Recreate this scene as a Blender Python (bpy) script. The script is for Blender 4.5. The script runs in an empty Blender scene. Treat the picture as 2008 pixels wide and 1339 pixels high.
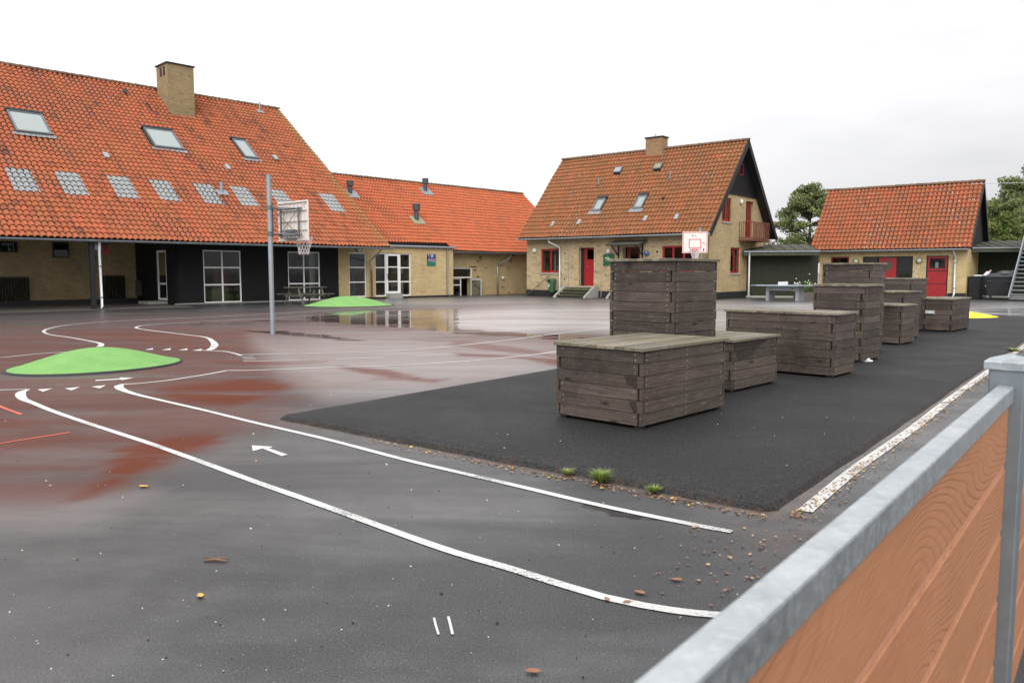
import bpy, bmesh, math, random
import numpy as np
from mathutils import Vector, Matrix
random.seed(7); np.random.seed(7)
R = math.radians
sc = bpy.context.scene
col = sc.collection
# ------------------------------------------------------------ camera
F = 1535.0; CX = 1004.0; CY = 669.5; PT = math.atan(136.5/F); CH = 1.4
cam = bpy.data.cameras.new('camera'); camo = bpy.data.objects.new('camera', cam); col.objects.link(camo)
camo.location = (0, 0, CH); camo.rotation_euler = (R(90)-PT, 0, 0)
cam.sensor_width = 36; cam.lens = 36*F/2008; cam.clip_end = 2000; cam.clip_start = 0.05
cam.dof.use_dof = True; cam.dof.focus_distance = 11; cam.dof.aperture_fstop = 9
sc.camera = camo
# ------------------------------------------------------------ world: bright overcast
w = bpy.data.worlds.new('World'); sc.world = w; w.use_nodes = True
nt = w.node_tree; N = nt.nodes; L = nt.links
for n in list(N): N.remove(n)
out = N.new('ShaderNodeOutputWorld'); bg = N.new('ShaderNodeBackground')
sky = N.new('ShaderNodeTexSky'); sky.sky_type = 'NISHITA'; sky.sun_disc = False
SUN_EL, SUN_AZ = 36, 182
sky.sun_elevation = R(SUN_EL); sky.sun_rotation = R(SUN_AZ); sky.air_density = 1.2; sky.dust_density = 4
hs = N.new('ShaderNodeHueSaturation'); hs.inputs['Saturation'].default_value = 0.1
tc = N.new('ShaderNodeTexCoord'); mp = N.new('ShaderNodeMapping'); mp.inputs['Scale'].default_value = (1.3, 1.3, 4.5)
nz = N.new('ShaderNodeTexNoise'); nz.inputs['Scale'].default_value = 1.6; nz.inputs['Detail'].default_value = 6; nz.inputs['Roughness'].default_value = 0.55
sx = N.new('ShaderNodeSeparateXYZ')
gr = N.new('ShaderNodeMapRange'); gr.inputs['From Min'].default_value = 0.0; gr.inputs['From Max'].default_value = 0.62
gr.inputs['To Min'].default_value = 0.24; gr.inputs['To Max'].default_value = 1.0
rmp = N.new('ShaderNodeValToRGB'); rmp.color_ramp.elements[0].position = 0.38; rmp.color_ramp.elements[0].color = (0.74, 0.74, 0.755, 1)
rmp.color_ramp.elements[1].position = 0.72; rmp.color_ramp.elements[1].color = (0.50, 0.505, 0.525, 1)
cl = N.new('ShaderNodeMixRGB'); cl.inputs['Color1'].default_value = (13.0, 13.05, 13.1, 1)
cm = N.new('ShaderNodeMixRGB'); cm.blend_type = 'MULTIPLY'; cm.inputs['Fac'].default_value = 1
cmx = N.new('ShaderNodeMixRGB'); cmx.inputs['Fac'].default_value = 0.9
L.new(tc.outputs['Generated'], mp.inputs['Vector']); L.new(mp.outputs['Vector'], nz.inputs['Vector'])
L.new(tc.outputs['Generated'], sx.inputs[0]); L.new(sx.outputs['X'], gr.inputs['Value'])
L.new(nz.outputs['Fac'], rmp.inputs['Fac'])
# heavier grey cloud in the east (photo right), thin bright veil elsewhere
mm = N.new('ShaderNodeMixRGB'); mm.inputs['Color1'].default_value = (1, 1, 1, 1)
L.new(gr.outputs[0], mm.inputs['Fac']); L.new(rmp.outputs['Color'], mm.inputs['Color2'])
cm.inputs['Color1'].default_value = (10.6, 10.6, 10.7, 1); L.new(mm.outputs['Color'], cm.inputs['Color2'])
zr_m = N.new('ShaderNodeMapRange'); zr_m.inputs['From Min'].default_value = 0.0; zr_m.inputs['From Max'].default_value = 1.0
zr_m.inputs['To Min'].default_value = 0.74; zr_m.inputs['To Max'].default_value = 1.5; L.new(sx.outputs['Z'], zr_m.inputs['Value'])   # overcast: brighter overhead
zm = N.new('ShaderNodeMixRGB'); zm.blend_type = 'MULTIPLY'; zm.inputs['Fac'].default_value = 1; L.new(cm.outputs['Color'], zm.inputs['Color1']); L.new(zr_m.outputs[0], zm.inputs['Color2'])
L.new(sky.outputs['Color'], hs.inputs['Color']); L.new(hs.outputs['Color'], cmx.inputs['Color1']); L.new(zm.outputs['Color'], cmx.inputs['Color2'])
L.new(cmx.outputs['Color'], bg.inputs['Color']); bg.inputs['Strength'].default_value = 0.105
L.new(bg.outputs[0], out.inputs[0]); N.remove(cl)
sun = bpy.data.lights.new('sun', 'SUN'); sun.energy = 1.5; sun.angle = R(45); sun.color = (1, 0.97, 0.92)
suno = bpy.data.objects.new('sun', sun); col.objects.link(suno)
sd = Vector((math.sin(R(SUN_AZ))*math.cos(R(SUN_EL)), math.cos(R(SUN_AZ))*math.cos(R(SUN_EL)), math.sin(R(SUN_EL))))
suno.rotation_euler = sd.to_track_quat('Z', 'Y').to_euler()
sc.view_settings.view_transform = 'Standard'; sc.view_settings.look = 'None'; sc.view_settings.exposure = 0.42
sc.render.engine = 'CYCLES'
sc.cycles.max_bounces = 6; sc.cycles.transparent_max_bounces = 8
try: sc.cycles.use_denoising = True; sc.cycles.denoising_input_passes = 'RGB_ALBEDO_NORMAL'; sc.cycles.denoising_prefilter = 'ACCURATE'
except Exception: pass
# ------------------------------------------------------------ survey helpers (image point -> point on the level ground / on a plane)
def ray(px, py):
    dx = (px-CX)/F; dy = (CY-py)/F
    return np.array([dx, math.cos(PT)+dy*math.sin(PT), -math.sin(PT)+dy*math.cos(PT)])
def G(px, py, z=0.0):
    d = ray(px, py); t = (z-CH)/d[2]; return np.array([d[0]*t, d[1]*t, z])
def hd(a): a = R(a); return np.array([math.sin(a), math.cos(a), 0.0])
# ------------------------------------------------------------ material helpers
MT = {}
class NT:
    def __init__(s, name):
        s.m = bpy.data.materials.new(name); s.m.use_nodes = True; s.t = s.m.node_tree; s.b = s.t.nodes['Principled BSDF']; MT[name] = s.m
    def n(s, ty, **k):
        x = s.t.nodes.new(ty)
        for a, v in k.items():
            if a.startswith('i_'):
                key = a[2:].replace('_', ' ')
                x.inputs[int(key) if key.isdigit() else key].default_value = v
            else: setattr(x, a, v)
        return x
    def l(s, a, b): s.t.links.new(a, b)
    def noise(s, vec, scale, detail=4, rough=.55, dist=0, dim='3D'):
        x = s.n('ShaderNodeTexNoise', noise_dimensions=dim); x.inputs['Scale'].default_value = scale; x.inputs['Detail'].default_value = detail
        x.inputs['Roughness'].default_value = rough; x.inputs['Distortion'].default_value = dist
        if vec is not None: s.l(vec, x.inputs['Vector'])
        return x.outputs['Fac']
    def ramp(s, v, stops):
        x = s.n('ShaderNodeValToRGB'); e = x.color_ramp.elements
        while len(e) < len(stops): e.new(0.5)
        for i, (p, c) in enumerate(stops):
            e[i].position = p; e[i].color = (c, c, c, 1) if isinstance(c, (int, float)) else (*c, 1)
        s.l(v, x.inputs['Fac']); return x.outputs['Color']
    def mix(s, f, a, b, mode='MIX'):
        x = s.n('ShaderNodeMixRGB', blend_type=mode)
        for key, v in (('Fac', f), ('Color1', a), ('Color2', b)):
            if isinstance(v, (int, float)): x.inputs[key].default_value = v if key == 'Fac' else (v, v, v, 1)
            elif isinstance(v, tuple): x.inputs[key].default_value = (*v, 1)
            else: s.l(v, x.inputs[key])
        return x.outputs['Color']
    def math(s, op, a, b=0.0, clamp=False):
        x = s.n('ShaderNodeMath', operation=op, use_clamp=clamp)
        for i, v in enumerate((a, b)):
            if isinstance(v, (int, float)): x.inputs[i].default_value = v
            else: s.l(v, x.inputs[i])
        return x.outputs[0]
    def mr(s, v, a, b, c=0, d=1):
        x = s.n('ShaderNodeMapRange'); s.l(v, x.inputs[0])
        for i, q in enumerate((a, b, c, d)): x.inputs[i+1].default_value = q
        return x.outputs[0]
    def map(s, vec, scale):
        x = s.n('ShaderNodeMapping'); x.inputs['Scale'].default_value = scale; s.l(vec, x.inputs['Vector']); return x.outputs['Vector']
    def obj(s): return s.n('ShaderNodeTexCoord').outputs['Object']
    def uv(s): return s.n('ShaderNodeTexCoord').outputs['UV']
    def pos(s): return s.n('ShaderNodeNewGeometry').outputs['Position']
    def attr(s, name): return s.n('ShaderNodeAttribute', attribute_name=name).outputs['Fac']
    def bump(s, h, strength=.3, dist=.01):
        x = s.n('ShaderNodeBump'); x.inputs['Strength'].default_value = strength; x.inputs['Distance'].default_value = dist
        s.l(h, x.inputs['Height']); s.l(x.outputs[0], s.b.inputs['Normal']); return x
    def set(s, **k):
        for a, v in k.items():
            key = a.replace('_', ' ')
            if isinstance(v, (int, float)): s.b.inputs[key].default_value = v
            elif isinstance(v, tuple): s.b.inputs[key].default_value = (*v, 1)
            else: s.l(v, s.b.inputs[key])
def plain(name, c, rough=.6, metal=0.0, var=.25, scale=3.0, bump=0.0, spec=.5):
    m = NT(name); p = m.pos(); n1 = m.noise(p, scale, 5, .6); n2 = m.noise(p, scale*9, 3, .6)
    k = m.math('MULTIPLY', n1, n2); f = m.mr(k, .12, .42, 1-var, 1+var)
    x = m.mix(1.0, c, f, 'MULTIPLY'); m.set(Base_Color=x, Metallic=metal, Specular_IOR_Level=spec)
    m.set(Roughness=m.mr(n2, .3, .7, max(.05, rough-.08), min(1, rough+.08)))
    if bump: m.bump(n2, bump, .01)
    return m.m
# ---- basics
plain('white_frame', (.86, .86, .84), .4, var=.08)
plain('red_paint', (.33, .012, .015), .42, var=.14)
plain('dark_red_paint', (.22, .014, .016), .5, var=.15)
plain('dark_frame', (.012, .012, .014), .5)
plain('zinc', (.30, .33, .36), .45, .6, var=.18, scale=4)
plain('zinc_light', (.52, .56, .60), .4, .5, var=.15, scale=4)
plain('pipe_light', (.62, .64, .66), .4, .3, var=.12)
plain('rust_pipe', (.36, .20, .12), .7, var=.3)
plain('black_trim', (.009, .009, .010), .6)
plain('pane_brown', (.09, .07, .045), .15); plain('dark_inside', (.02, .018, .015), .9)
plain('inside_wall', (.34, .25, .15), .9, var=.3, scale=1.2)
plain('inside_red', (.22, .09, .05), .8)
plain('inside_pale', (.45, .42, .36), .8)
plain('curtain', (.16, .16, .19), .9, var=.5, scale=6)
plain('concrete', (.34, .33, .30), .8, var=.3, scale=5, bump=.3)
plain('mossy_concrete', (.11, .115, .045), .9, var=.5, scale=7, bump=.4)
plain('apron_paving', (.085, .075, .065), .7, var=.3, scale=4, bump=.2)
plain('plinth_black', (.016, .016, .018), .6)
plain('rust_red_metal', (.17, .055, .04), .65, .2, var=.3)
plain('galv_dark', (.16, .175, .19), .5, .6, var=.25, scale=6)
plain('ball_blue', (.03, .09, .32), .4)
plain('bin_plastic', (.013, .014, .017), .45, var=.2, bump=.1)
plain('bin_lid', (.02, .023, .028), .4, var=.2)
plain('rubber_black', (.012, .012, .012), .7)
plain('green_bin', (.03, .10, .045), .45, var=.2)
plain('white_mark', (.75, .76, .78), .5)
plain('paper', (.82, .82, .84), .6, var=.06)
plain('sign_green', (.012, .10, .05), .45, var=.15)
plain('lizard_pale', (.50, .60, .40), .5)
plain('mural_blue', (.015, .035, .17), .5, var=.3, scale=12)
plain('mural_green', (.01, .19, .12), .5, var=.3, scale=12)
plain('mural_pink', (.62, .42, .42), .5, var=.2, scale=14)
plain('lamp_glass', (.72, .72, .62), .3, var=.05)
plain('lamp_green_glass', (.50, .56, .40), .3, var=.05)
plain('board_white', (.76, .70, .66), .5, var=.12, scale=6)
plain('board_back', (.62, .56, .50), .55, var=.16, scale=5)
plain('faded_red', (.62, .10, .12), .5, var=.3, scale=14)
plain('net_rope', (.70, .68, .66), .8)
plain('net_pink', (.6, .3, .28), .8)
plain('table_grey', (.27, .28, .30), .6, var=.15, bump=.1)
plain('table_top_blue', (.33, .38, .44), .35, var=.1)
plain('old_timber', (.105, .088, .075), .75, var=.4, scale=8, bump=.3)
plain('roofing_felt', (.065, .063, .045), .85, var=.5, scale=3, bump=.3)
plain('fascia_green', (.05, .055, .028), .7, var=.4)
plain('stone_white', (.68, .66, .60), .7)
plain('stone_dark', (.02, .02, .02), .7)
plain('weed_green', (.13, .24, .03), .6, var=.4, scale=20)
plain('weed_pale', (.32, .33, .10), .6, var=.3, scale=20)
plain('bark', (.05, .04, .03), .9, var=.4, scale=6, bump=.4)
plain('twig_brown', (.20, .11, .06), .8)
plain('flower_white', (.8, .8, .72), .7)
plain('flashing', (.27, .29, .31), .55, .4, var=.35, scale=7)
plain('flashing_mossy', (.28, .27, .17), .8, var=.4, scale=8)
plain('vent_grey', (.075, .08, .085), .6, .2, var=.2)
plain('translucent_tile', (.30, .31, .31), .4, var=.25, scale=8)
plain('mortar_white', (.62, .58, .52), .8)
plain('flag_red', (.20, .012, .015), .6); plain('flue_dark', (.05, .016, .012), .9); plain('flag_purple', (.12, .09, .16), .6)
plain('edge_black', (.02, .022, .025), .7, bump=.2)
for nm, c in (('leaf_yellow', (.62, .38, .06)), ('leaf_orange', (.30, .12, .055)), ('leaf_brown', (.17, .075, .045)), ('leaf_tan', (.42, .27, .14))):
    m = NT(nm); n = m.noise(m.pos(), 60, 3); m.set(Base_Color=m.mix(n, tuple(q*.7 for q in c), tuple(min(1, q*1.25) for q in c)), Roughness=.5)
# leaves
def leafmat(name, a, b):
    m = NT(name); n = m.noise(m.pos(), 1.1, 3); n2 = m.noise(m.pos(), 7, 2)
    c = m.mix(m.mr(n, .35, .65), a, b); c = m.mix(1.0, c, m.mr(n2, .3, .7, .65, 1.35), 'MULTIPLY')
    m.set(Base_Color=c, Roughness=.55)
    tr = m.n('ShaderNodeBsdfTranslucent'); m.l(c, tr.inputs[0]); ms = m.n('ShaderNodeMixShader'); ms.inputs[0].default_value = .3
    m.l(m.b.outputs[0], ms.inputs[1]); m.l(tr.outputs[0], ms.inputs[2]); m.l(ms.outputs[0], m.t.nodes['Material Output'].inputs[0])
leafmat('leaf_mid', (.15, .195, .07), (.26, .30, .12))
leafmat('leaf_dark', (.10, .135, .05), (.175, .22, .08))
leafmat('leaf_light', (.11, .16, .035), (.21, .24, .06))
leafmat('leaf_bush', (.09, .15, .04), (.17, .23, .06))
# glass
m = NT('glass'); m.t.nodes.remove(m.b)
tr = m.n('ShaderNodeBsdfTransparent'); tr.inputs[0].default_value = (.82, .86, .85, 1)
gl = m.n('ShaderNodeBsdfGlossy'); gl.inputs['Roughness'].default_value = .03; gl.inputs[0].default_value = (.95, .97, 1, 1)
fr = m.n('ShaderNodeFresnel'); fr.inputs[0].default_value = 1.45; ms = m.n('ShaderNodeMixShader')
m.l(m.math('MULTIPLY', fr.outputs[0], .6, True), ms.inputs[0]); m.l(tr.outputs[0], ms.inputs[1]); m.l(gl.outputs[0], ms.inputs[2]); m.l(ms.outputs[0], m.t.nodes['Material Output'].inputs[0])
m = NT('roof_glass'); m.set(Base_Color=(.27, .315, .305), Roughness=.08, Specular_IOR_Level=.5)
# ---- brick (uv in metres)
def brick(name, c1, c2, mort, dark=.5, holes=0.0):
    m = NT(name); uv = m.uv(); b = m.n('ShaderNodeTexBrick'); m.l(uv, b.inputs['Vector'])
    b.inputs['Color1'].default_value = (*c1, 1); b.inputs['Color2'].default_value = (*c2, 1); b.inputs['Mortar'].default_value = (*mort, 1)
    b.inputs['Scale'].default_value = 1; b.inputs['Brick Width'].default_value = .24; b.inputs['Row Height'].default_value = .0665
    b.inputs['Mortar Size'].default_value = .008; b.inputs['Mortar Smooth'].default_value = .3; b.inputs['Bias'].default_value = -.1
    n = m.noise(uv, .9, 5, .6); c = m.mix(1.0, b.outputs['Color'], m.mr(n, .3, .7, .82, 1.15), 'MULTIPLY')
    # single darker bricks
    fl = m.n('ShaderNodeVectorMath', operation='FLOOR'); sc_ = m.map(uv, (1/.24, 1/.0665, 1)); m.l(sc_, fl.inputs[0])
    wn = m.n('ShaderNodeTexWhiteNoise', noise_dimensions='2D'); m.l(fl.outputs[0], wn.inputs['Vector'])
    c = m.mix(m.ramp(wn.outputs['Value'], [(0.0, dark*.7), (.07, dark*.5), (.12, 0.0)]), c, (.10, .075, .045))
    n3 = m.noise(uv, 2.2, 4, .6)
    c = m.mix(m.ramp(m.noise(m.map(uv, (1, 2.6, 1)), 14, 3, .7), [(.42, 0.0), (.62, .6)]), c, (.17, .13, .08))
    if holes:
        # eroded, missing brick faces in patches
        msk = m.math('MULTIPLY', m.ramp(m.noise(uv, .55, 2), [(.5, 0.0), (.58, 1.0)]), m.ramp(wn.outputs['Value'], [(1-holes*.045, 0.0), (1-holes*.045+.005, 1.0)]))
        c = m.mix(msk, c, (.03, .022, .015))
    m.set(Base_Color=c, Roughness=.85, Specular_IOR_Level=.25); m.bump(m.math('ADD', b.outputs['Fac'], m.math('MULTIPLY', n3, -.5)), .4, -.008)
brick('brick_yellow', (.56, .42, .215), (.44, .32, .155), (.50, .42, .28), .4)
brick('brick_clean', (.74, .56, .29), (.63, .47, .225), (.54, .43, .25), .28)
brick('brick_wing', (.58, .44, .225), (.49, .36, .175), (.44, .35, .22), .3, holes=1.0)
brick('brick_mottled', (.60, .46, .26), (.42, .31, .17), (.54, .46, .33), .7)
brick('brick_chimney', (.34, .25, .12), (.26, .18, .085), (.34, .29, .19), .5)
brick('brick_chimney_red', (.36, .20, .10), (.28, .16, .08), (.34, .27, .19), .4)
# ---- vertical black boards
def boards(name, c, w=.12):
    m = NT(name); uv = m.uv(); sp = m.n('ShaderNodeSeparateXYZ'); m.l(uv, sp.inputs[0])
    fr_ = m.math('FRACT', m.math('DIVIDE', sp.outputs['X'], w)); g = m.math('GREATER_THAN', fr_, .1)
    n = m.noise(m.map(uv, (12, 1.5, 1)), 3, 4); cc = m.mix(1.0, c, m.mr(n, .3, .7, .7, 1.4), 'MULTIPLY')
    cc = m.mix(g, tuple(q*.25 for q in c), cc); m.set(Base_Color=cc, Roughness=.7, Specular_IOR_Level=.3); m.bump(g, .6, .01)
boards('black_boards', (.008, .008, .0095)); boards('green_boards', (.024, .026, .014), .14); boards('dark_slats', (.02, .017, .015), .11)
# ---- pantiles (uv: tile column, tile row)
def tiles(name, base, alt, moss, mossamt, stain, stainamt, white=0.0, streak=0.0):
    m = NT(name); uv = m.uv(); fl = m.n('ShaderNodeVectorMath', operation='FLOOR'); m.l(uv, fl.inputs[0])
    wn = m.n('ShaderNodeTexWhiteNoise', noise_dimensions='2D'); m.l(fl.outputs[0], wn.inputs['Vector'])
    c = m.mix(wn.outputs['Value'], base, alt)
    n1 = m.noise(m.map(uv, (.10, .16, 1)), 1, 5, .6); c = m.mix(m.mr(n1, .35, .7, 0, .5), c, alt)
    sp = m.n('ShaderNodeSeparateXYZ'); m.l(uv, sp.inputs[0]); fy = m.math('FRACT', sp.outputs['Y']); fx = m.math('FRACT', sp.outputs['X'])
    n2 = m.noise(m.map(uv, (.35, .22, 1)), 1, 6, .7); n3 = m.noise(m.map(uv, (5, 4, 1)), 1, 4, .7)
    mk = m.math('MULTIPLY', m.mr(n2, .5-mossamt*.3, .75-mossamt*.3), m.mr(n3, .3, .6)); c = m.mix(m.math('MULTIPLY', mk, min(1, .45+mossamt*.6)), c, moss)
    n4 = m.noise(m.map(uv, (.16, .10, 1)), 1.3, 6, .72); sk = m.math('MULTIPLY', m.mr(n4, .52, .64), m.ramp(wn.outputs['Color'], [(.35, 0.0), (.75, 1.0)]))
    c = m.mix(m.math('MULTIPLY', sk, stainamt), c, stain)
    # single dark weathered tiles and grime collected in the troughs
    c = m.mix(m.math('MULTIPLY', m.ramp(wn.outputs['Value'], [(.93, 0.0), (.99, 1.0)]), .32), c, stain)
    c = m.mix(m.math('MULTIPLY', m.mr(m.noise(m.map(uv, (3, 9, 1)), 1, 3), .45, .8), .35), c, stain)
    if streak:
        c = m.mix(m.math('MULTIPLY', m.mr(m.noise(m.map(uv, (.5, .035, 1)), 1, 4), .55, .75), streak), c, stain)
    if white:
        k = m.math('MULTIPLY', m.ramp(m.noise(m.map(uv, (2.0, .9, 1)), 1.3, 3, .8), [(.64-white*.04, 0.0), (.67, 1.0)]), m.ramp(m.noise(m.map(uv, (.10, .05, 1)), 1, 2), [(.42, 0.05), (.6, 1.0)]))
        c = m.mix(k, c, (.62, .58, .52))
    m.set(Base_Color=c, Roughness=.72, Specular_IOR_Level=.35); m.bump(n3, .25, .006)
tiles('tile_main', (.50, .125, .052), (.38, .095, .042), (.27, .13, .04), .4, (.10, .045, .03), .95, streak=.6)
tiles('tile_verge', (.46, .14, .045), (.36, .11, .038), (.24, .16, .055), .6, (.14, .09, .04), .4)
tiles('tile_wing', (.54, .135, .050), (.46, .11, .043), (.34, .14, .045), .1, (.25, .11, .06), .5)
tiles('tile_house', (.46, .115, .042), (.34, .09, .036), (.15, .09, .028), .8, (.13, .075, .045), .6, white=.25)
tiles('tile_shed', (.46, .105, .042), (.35, .085, .038), (.19, .10, .036), .6, (.13, .07, .045), .6, white=1.0)
tiles('tile_ridge', (.20, .085, .05), (.13, .07, .045), (.14, .11, .06), .6, (.07, .045, .035), .6)
# ---- crate timber (uv: metres along / across grain, random offset per board)
def timber(name, a, b, dk, green=0.0, wet=.0):
    m = NT(name); uv = m.uv(); g1 = m.noise(m.map(uv, (1.6, 38, 1)), 1, 6, .65, .6); g2 = m.noise(m.map(uv, (4, 110, 1)), 1, 3, .6)
    c = m.mix(m.mr(g1, .3, .7), a, b)
    sp = m.n('ShaderNodeSeparateXYZ'); m.l(uv, sp.inputs[0]); fl = m.math('FLOOR', m.math('DIVIDE', sp.outputs['Y'], .5))
    wn = m.n('ShaderNodeTexWhiteNoise', noise_dimensions='1D'); m.l(fl, wn.inputs['W'])
    c = m.mix(1.0, c, m.mr(wn.outputs['Value'], 0, 1, .62, 1.4), 'MULTIPLY')
    c = m.mix(m.mr(g2, .55, .75, 0, .5), c, dk)
    # knots
    vo = m.n('ShaderNodeTexVoronoi'); m.l(m.map(uv, (2.2, 7, 1)), vo.inputs['Vector']); vo.inputs['Scale'].default_value = 1
    c = m.mix(m.ramp(vo.outputs['Distance'], [(.07, .95), (.16, 0.0)]), c, dk)
    c = m.mix(m.ramp(m.noise(m.map(uv, (7, 60, 1)), 1, 3, .7), [(.60, 0.0), (.70, .7)]), c, tuple(min(1, q*2.1) for q in b)); c = m.mix(m.ramp(m.noise(m.map(uv, (3, 90, 1)), 1, 2, .6), [(.30, .8), (.42, 0.0)]), c, dk)
    # damp patches and rain stains, fixed to the wood
    n5 = m.noise(m.pos(), 2.3, 4, .6); c = m.mix(m.mr(n5, .52, .66, 0, .35), c, tuple(q*.8 for q in dk))
    n6 = m.noise(m.pos(), 30, 4, .75); c = m.mix(m.mr(n6, .56, .76, 0, .45), c, tuple(min(1, q*2.0) for q in b))
    if green: c = m.mix(m.mr(m.noise(m.pos(), 1.7, 4), .42, .62, 0, green), c, (.17, .155, .075))
    m.set(Base_Color=c, Roughness=m.mr(n5, .35, .65, .8, .5), Specular_IOR_Level=.35)
    m.bump(m.math('ADD', g1, m.math('MULTIPLY', g2, .5)), .45, .004)
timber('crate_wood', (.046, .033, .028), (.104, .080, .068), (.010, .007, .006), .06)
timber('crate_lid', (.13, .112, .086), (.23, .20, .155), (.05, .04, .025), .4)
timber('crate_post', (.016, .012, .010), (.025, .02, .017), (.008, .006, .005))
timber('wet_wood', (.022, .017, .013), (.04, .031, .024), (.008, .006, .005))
# ---- wood composite boards of the fence
m = NT('composite'); uv = m.uv()
dn = m.noise(m.map(uv, (.55, 2.2, 1)), 1, 2, .5); ofs = m.n('ShaderNodeCombineXYZ'); m.l(m.math('MULTIPLY', dn, .55), ofs.inputs['Y'])
av = m.n('ShaderNodeVectorMath', operation='ADD'); m.l(m.map(uv, (.22, 1.0, 1)), av.inputs[0]); m.l(ofs.outputs[0], av.inputs[1])
wv = m.n('ShaderNodeTexWave', wave_type='BANDS', bands_direction='Y'); m.l(av.outputs[0], wv.inputs['Vector'])
wv.inputs['Scale'].default_value = 30; wv.inputs['Distortion'].default_value = 1.5; wv.inputs['Detail'].default_value = 3; wv.inputs['Detail Scale'].default_value = 2.2
ln = m.ramp(wv.outputs['Fac'], [(.0, 1.0), (.10, .45), (.30, 0.0)]); fn = m.noise(m.map(uv, (10, 190, 1)), 1, 3)
am = m.mr(m.noise(m.map(uv, (1.6, 9, 1)), 1, 3), .36, .64, .08, .6)
c = m.mix(m.mr(fn, .3, .7), (.39, .170, .082), (.48, .222, .112)); c = m.mix(m.math('MULTIPLY', ln, am), c, (.23, .085, .042))
c = m.mix(m.mr(m.noise(m.pos(), 3, 3), .4, .7, 0, .3), c, (.50, .23, .13))
m.set(Base_Color=c, Roughness=.66, Specular_IOR_Level=.3); m.bump(m.math('SUBTRACT', m.math('MULTIPLY', fn, .25), m.math('MULTIPLY', ln, am)), .5, .0018)
plain('composite_plain', (.54, .26, .15), .6, var=.1)
# ---- galvanised steel
m = NT('galvanised'); p = m.pos(); n1 = m.noise(p, 14, 6, .65); n2 = m.noise(p, 70, 4, .7); vo = m.n('ShaderNodeTexVoronoi'); m.l(p, vo.inputs['Vector']); vo.inputs['Scale'].default_value = 90
c = m.mix(m.mr(n1, .32, .68), (.41, .445, .46), (.57, .60, .615)); c = m.mix(m.mr(n2, .5, .75, 0, .6), c, (.66, .69, .70))
c = m.mix(m.mr(m.noise(p, 5, 5, .7), .56, .72, 0, .5), c, (.20, .235, .26))
m.set(Base_Color=c, Metallic=.85, Roughness=m.mr(n2, .3, .7, .32, .55)); m.bump(n2, .1, .002)
m = NT('galvanised_post'); p = m.pos(); n1 = m.noise(p, 11, 5, .65); m.set(Base_Color=m.mix(n1, (.13, .155, .175), (.27, .31, .34)), Metallic=.5, Roughness=.5)
m = NT('galvanised_pole'); p = m.pos(); n1 = m.noise(p, 6, 5, .65)
m.set(Base_Color=m.mix(n1, (.22, .25, .28), (.40, .44, .47)), Metallic=.5, Roughness=.5)
# ---- rubber mounds, pad, paints
def rubber(name, a, b):
    m = NT(name); p = m.pos(); n = m.noise(p, 90, 3, .8); n1 = m.noise(p, 3.2, 5, .65)
    c = m.mix(m.mr(n, .35, .65), a, b); c = m.mix(1.0, c, m.mr(n1, .3, .7, .88, 1.1), 'MULTIPLY'); m.set(Base_Color=c, Roughness=.75, Specular_IOR_Level=.3); m.bump(n, .5, .006)
rubber('rubber_green', (.13, .31, .075), (.22, .43, .13)); rubber('rubber_yellow', (.78, .62, .03), (.85, .72, .06))
m = NT('pad_asphalt'); p = m.pos(); n = m.noise(p, 70, 2, .65); n1 = m.noise(p, .8, 5, .6); vo = m.n('ShaderNodeTexVoronoi'); m.l(p, vo.inputs['Vector']); vo.inputs['Scale'].default_value = 38
c = m.mix(m.mr(n, .40, .62), (.002, .002, .0022), (.036, .036, .038)); c = m.mix(m.mr(n1, .35, .7, 0, .5), c, (.016, .016, .0165))
c = m.mix(m.ramp(vo.outputs['Distance'], [(.08, .8), (.13, 0.0)]), c, (.10, .098, .095))
c = m.mix(m.math('MULTIPLY', m.attr('edge'), m.mr(m.noise(p, 14, 5, .7), .48, .66, 0, .8)), c, (.075, .036, .016))
m.set(Base_Color=c, Roughness=m.mr(n1, .3, .7, .62, .8), Specular_IOR_Level=.32); m.bump(m.math('ADD', n, m.math('MULTIPLY', m.noise(p, 35, 3), .6)), .7, .008)
# ---- wet asphalt
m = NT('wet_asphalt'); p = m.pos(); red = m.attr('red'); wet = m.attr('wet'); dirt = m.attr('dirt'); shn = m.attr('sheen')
rot = m.n('ShaderNodeMapping'); rot.inputs['Rotation'].default_value = (0, 0, R(38)); rot.inputs['Scale'].default_value = (.28, 1.0, 1); m.l(p, rot.inputs['Vector']); sv = rot.outputs['Vector']
g = m.noise(p, 150, 3, .75); g2 = m.noise(p, 55, 3, .7); n1 = m.noise(sv, .55, 6, .6, .4); n2 = m.noise(p, 3.0, 5, .65); rot2 = m.n('ShaderNodeMapping'); rot2.inputs['Rotation'].default_value = (0, 0, R(8)); rot2.inputs['Scale'].default_value = (.22, .9, 1); m.l(p, rot2.inputs['Vector']); nS = m.noise(rot2.outputs['Vector'], .9, 5, .6); nP = m.noise(rot2.outputs['Vector'], 2.1, 5, .6); vo = m.n('ShaderNodeTexVoronoi'); m.l(p, vo.inputs['Vector']); vo.inputs['Scale'].default_value = 34
gh = m.noise(p, 120, 2, .6)
c = m.mix(m.ramp(gh, [(.40, 0.0), (.60, 1.0)]), (.006, .0062, .0068), (.046, .047, .050)); c = m.mix(1.0, c, m.mr(n2, .3, .7, .75, 1.25), 'MULTIPLY')
rr = m.math('MULTIPLY', red, m.mr(m.math('ADD', nS, m.math('MULTIPLY', red, .16)), .46, .60, .30, 1.0)); rr = m.math('MULTIPLY', rr, m.mr(n2, .25, .55, .85, 1))
c = m.mix(rr, c, m.mix(m.mr(g, .35, .7), (.075, .017, .008), (.18, .047, .022)))
sheen_pale = m.math('MULTIPLY', shn, m.math('MULTIPLY', m.mr(nS, .36, .54, .45, 1), m.math('SUBTRACT', 1.0, m.math('MULTIPLY', rr, .8))))
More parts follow.
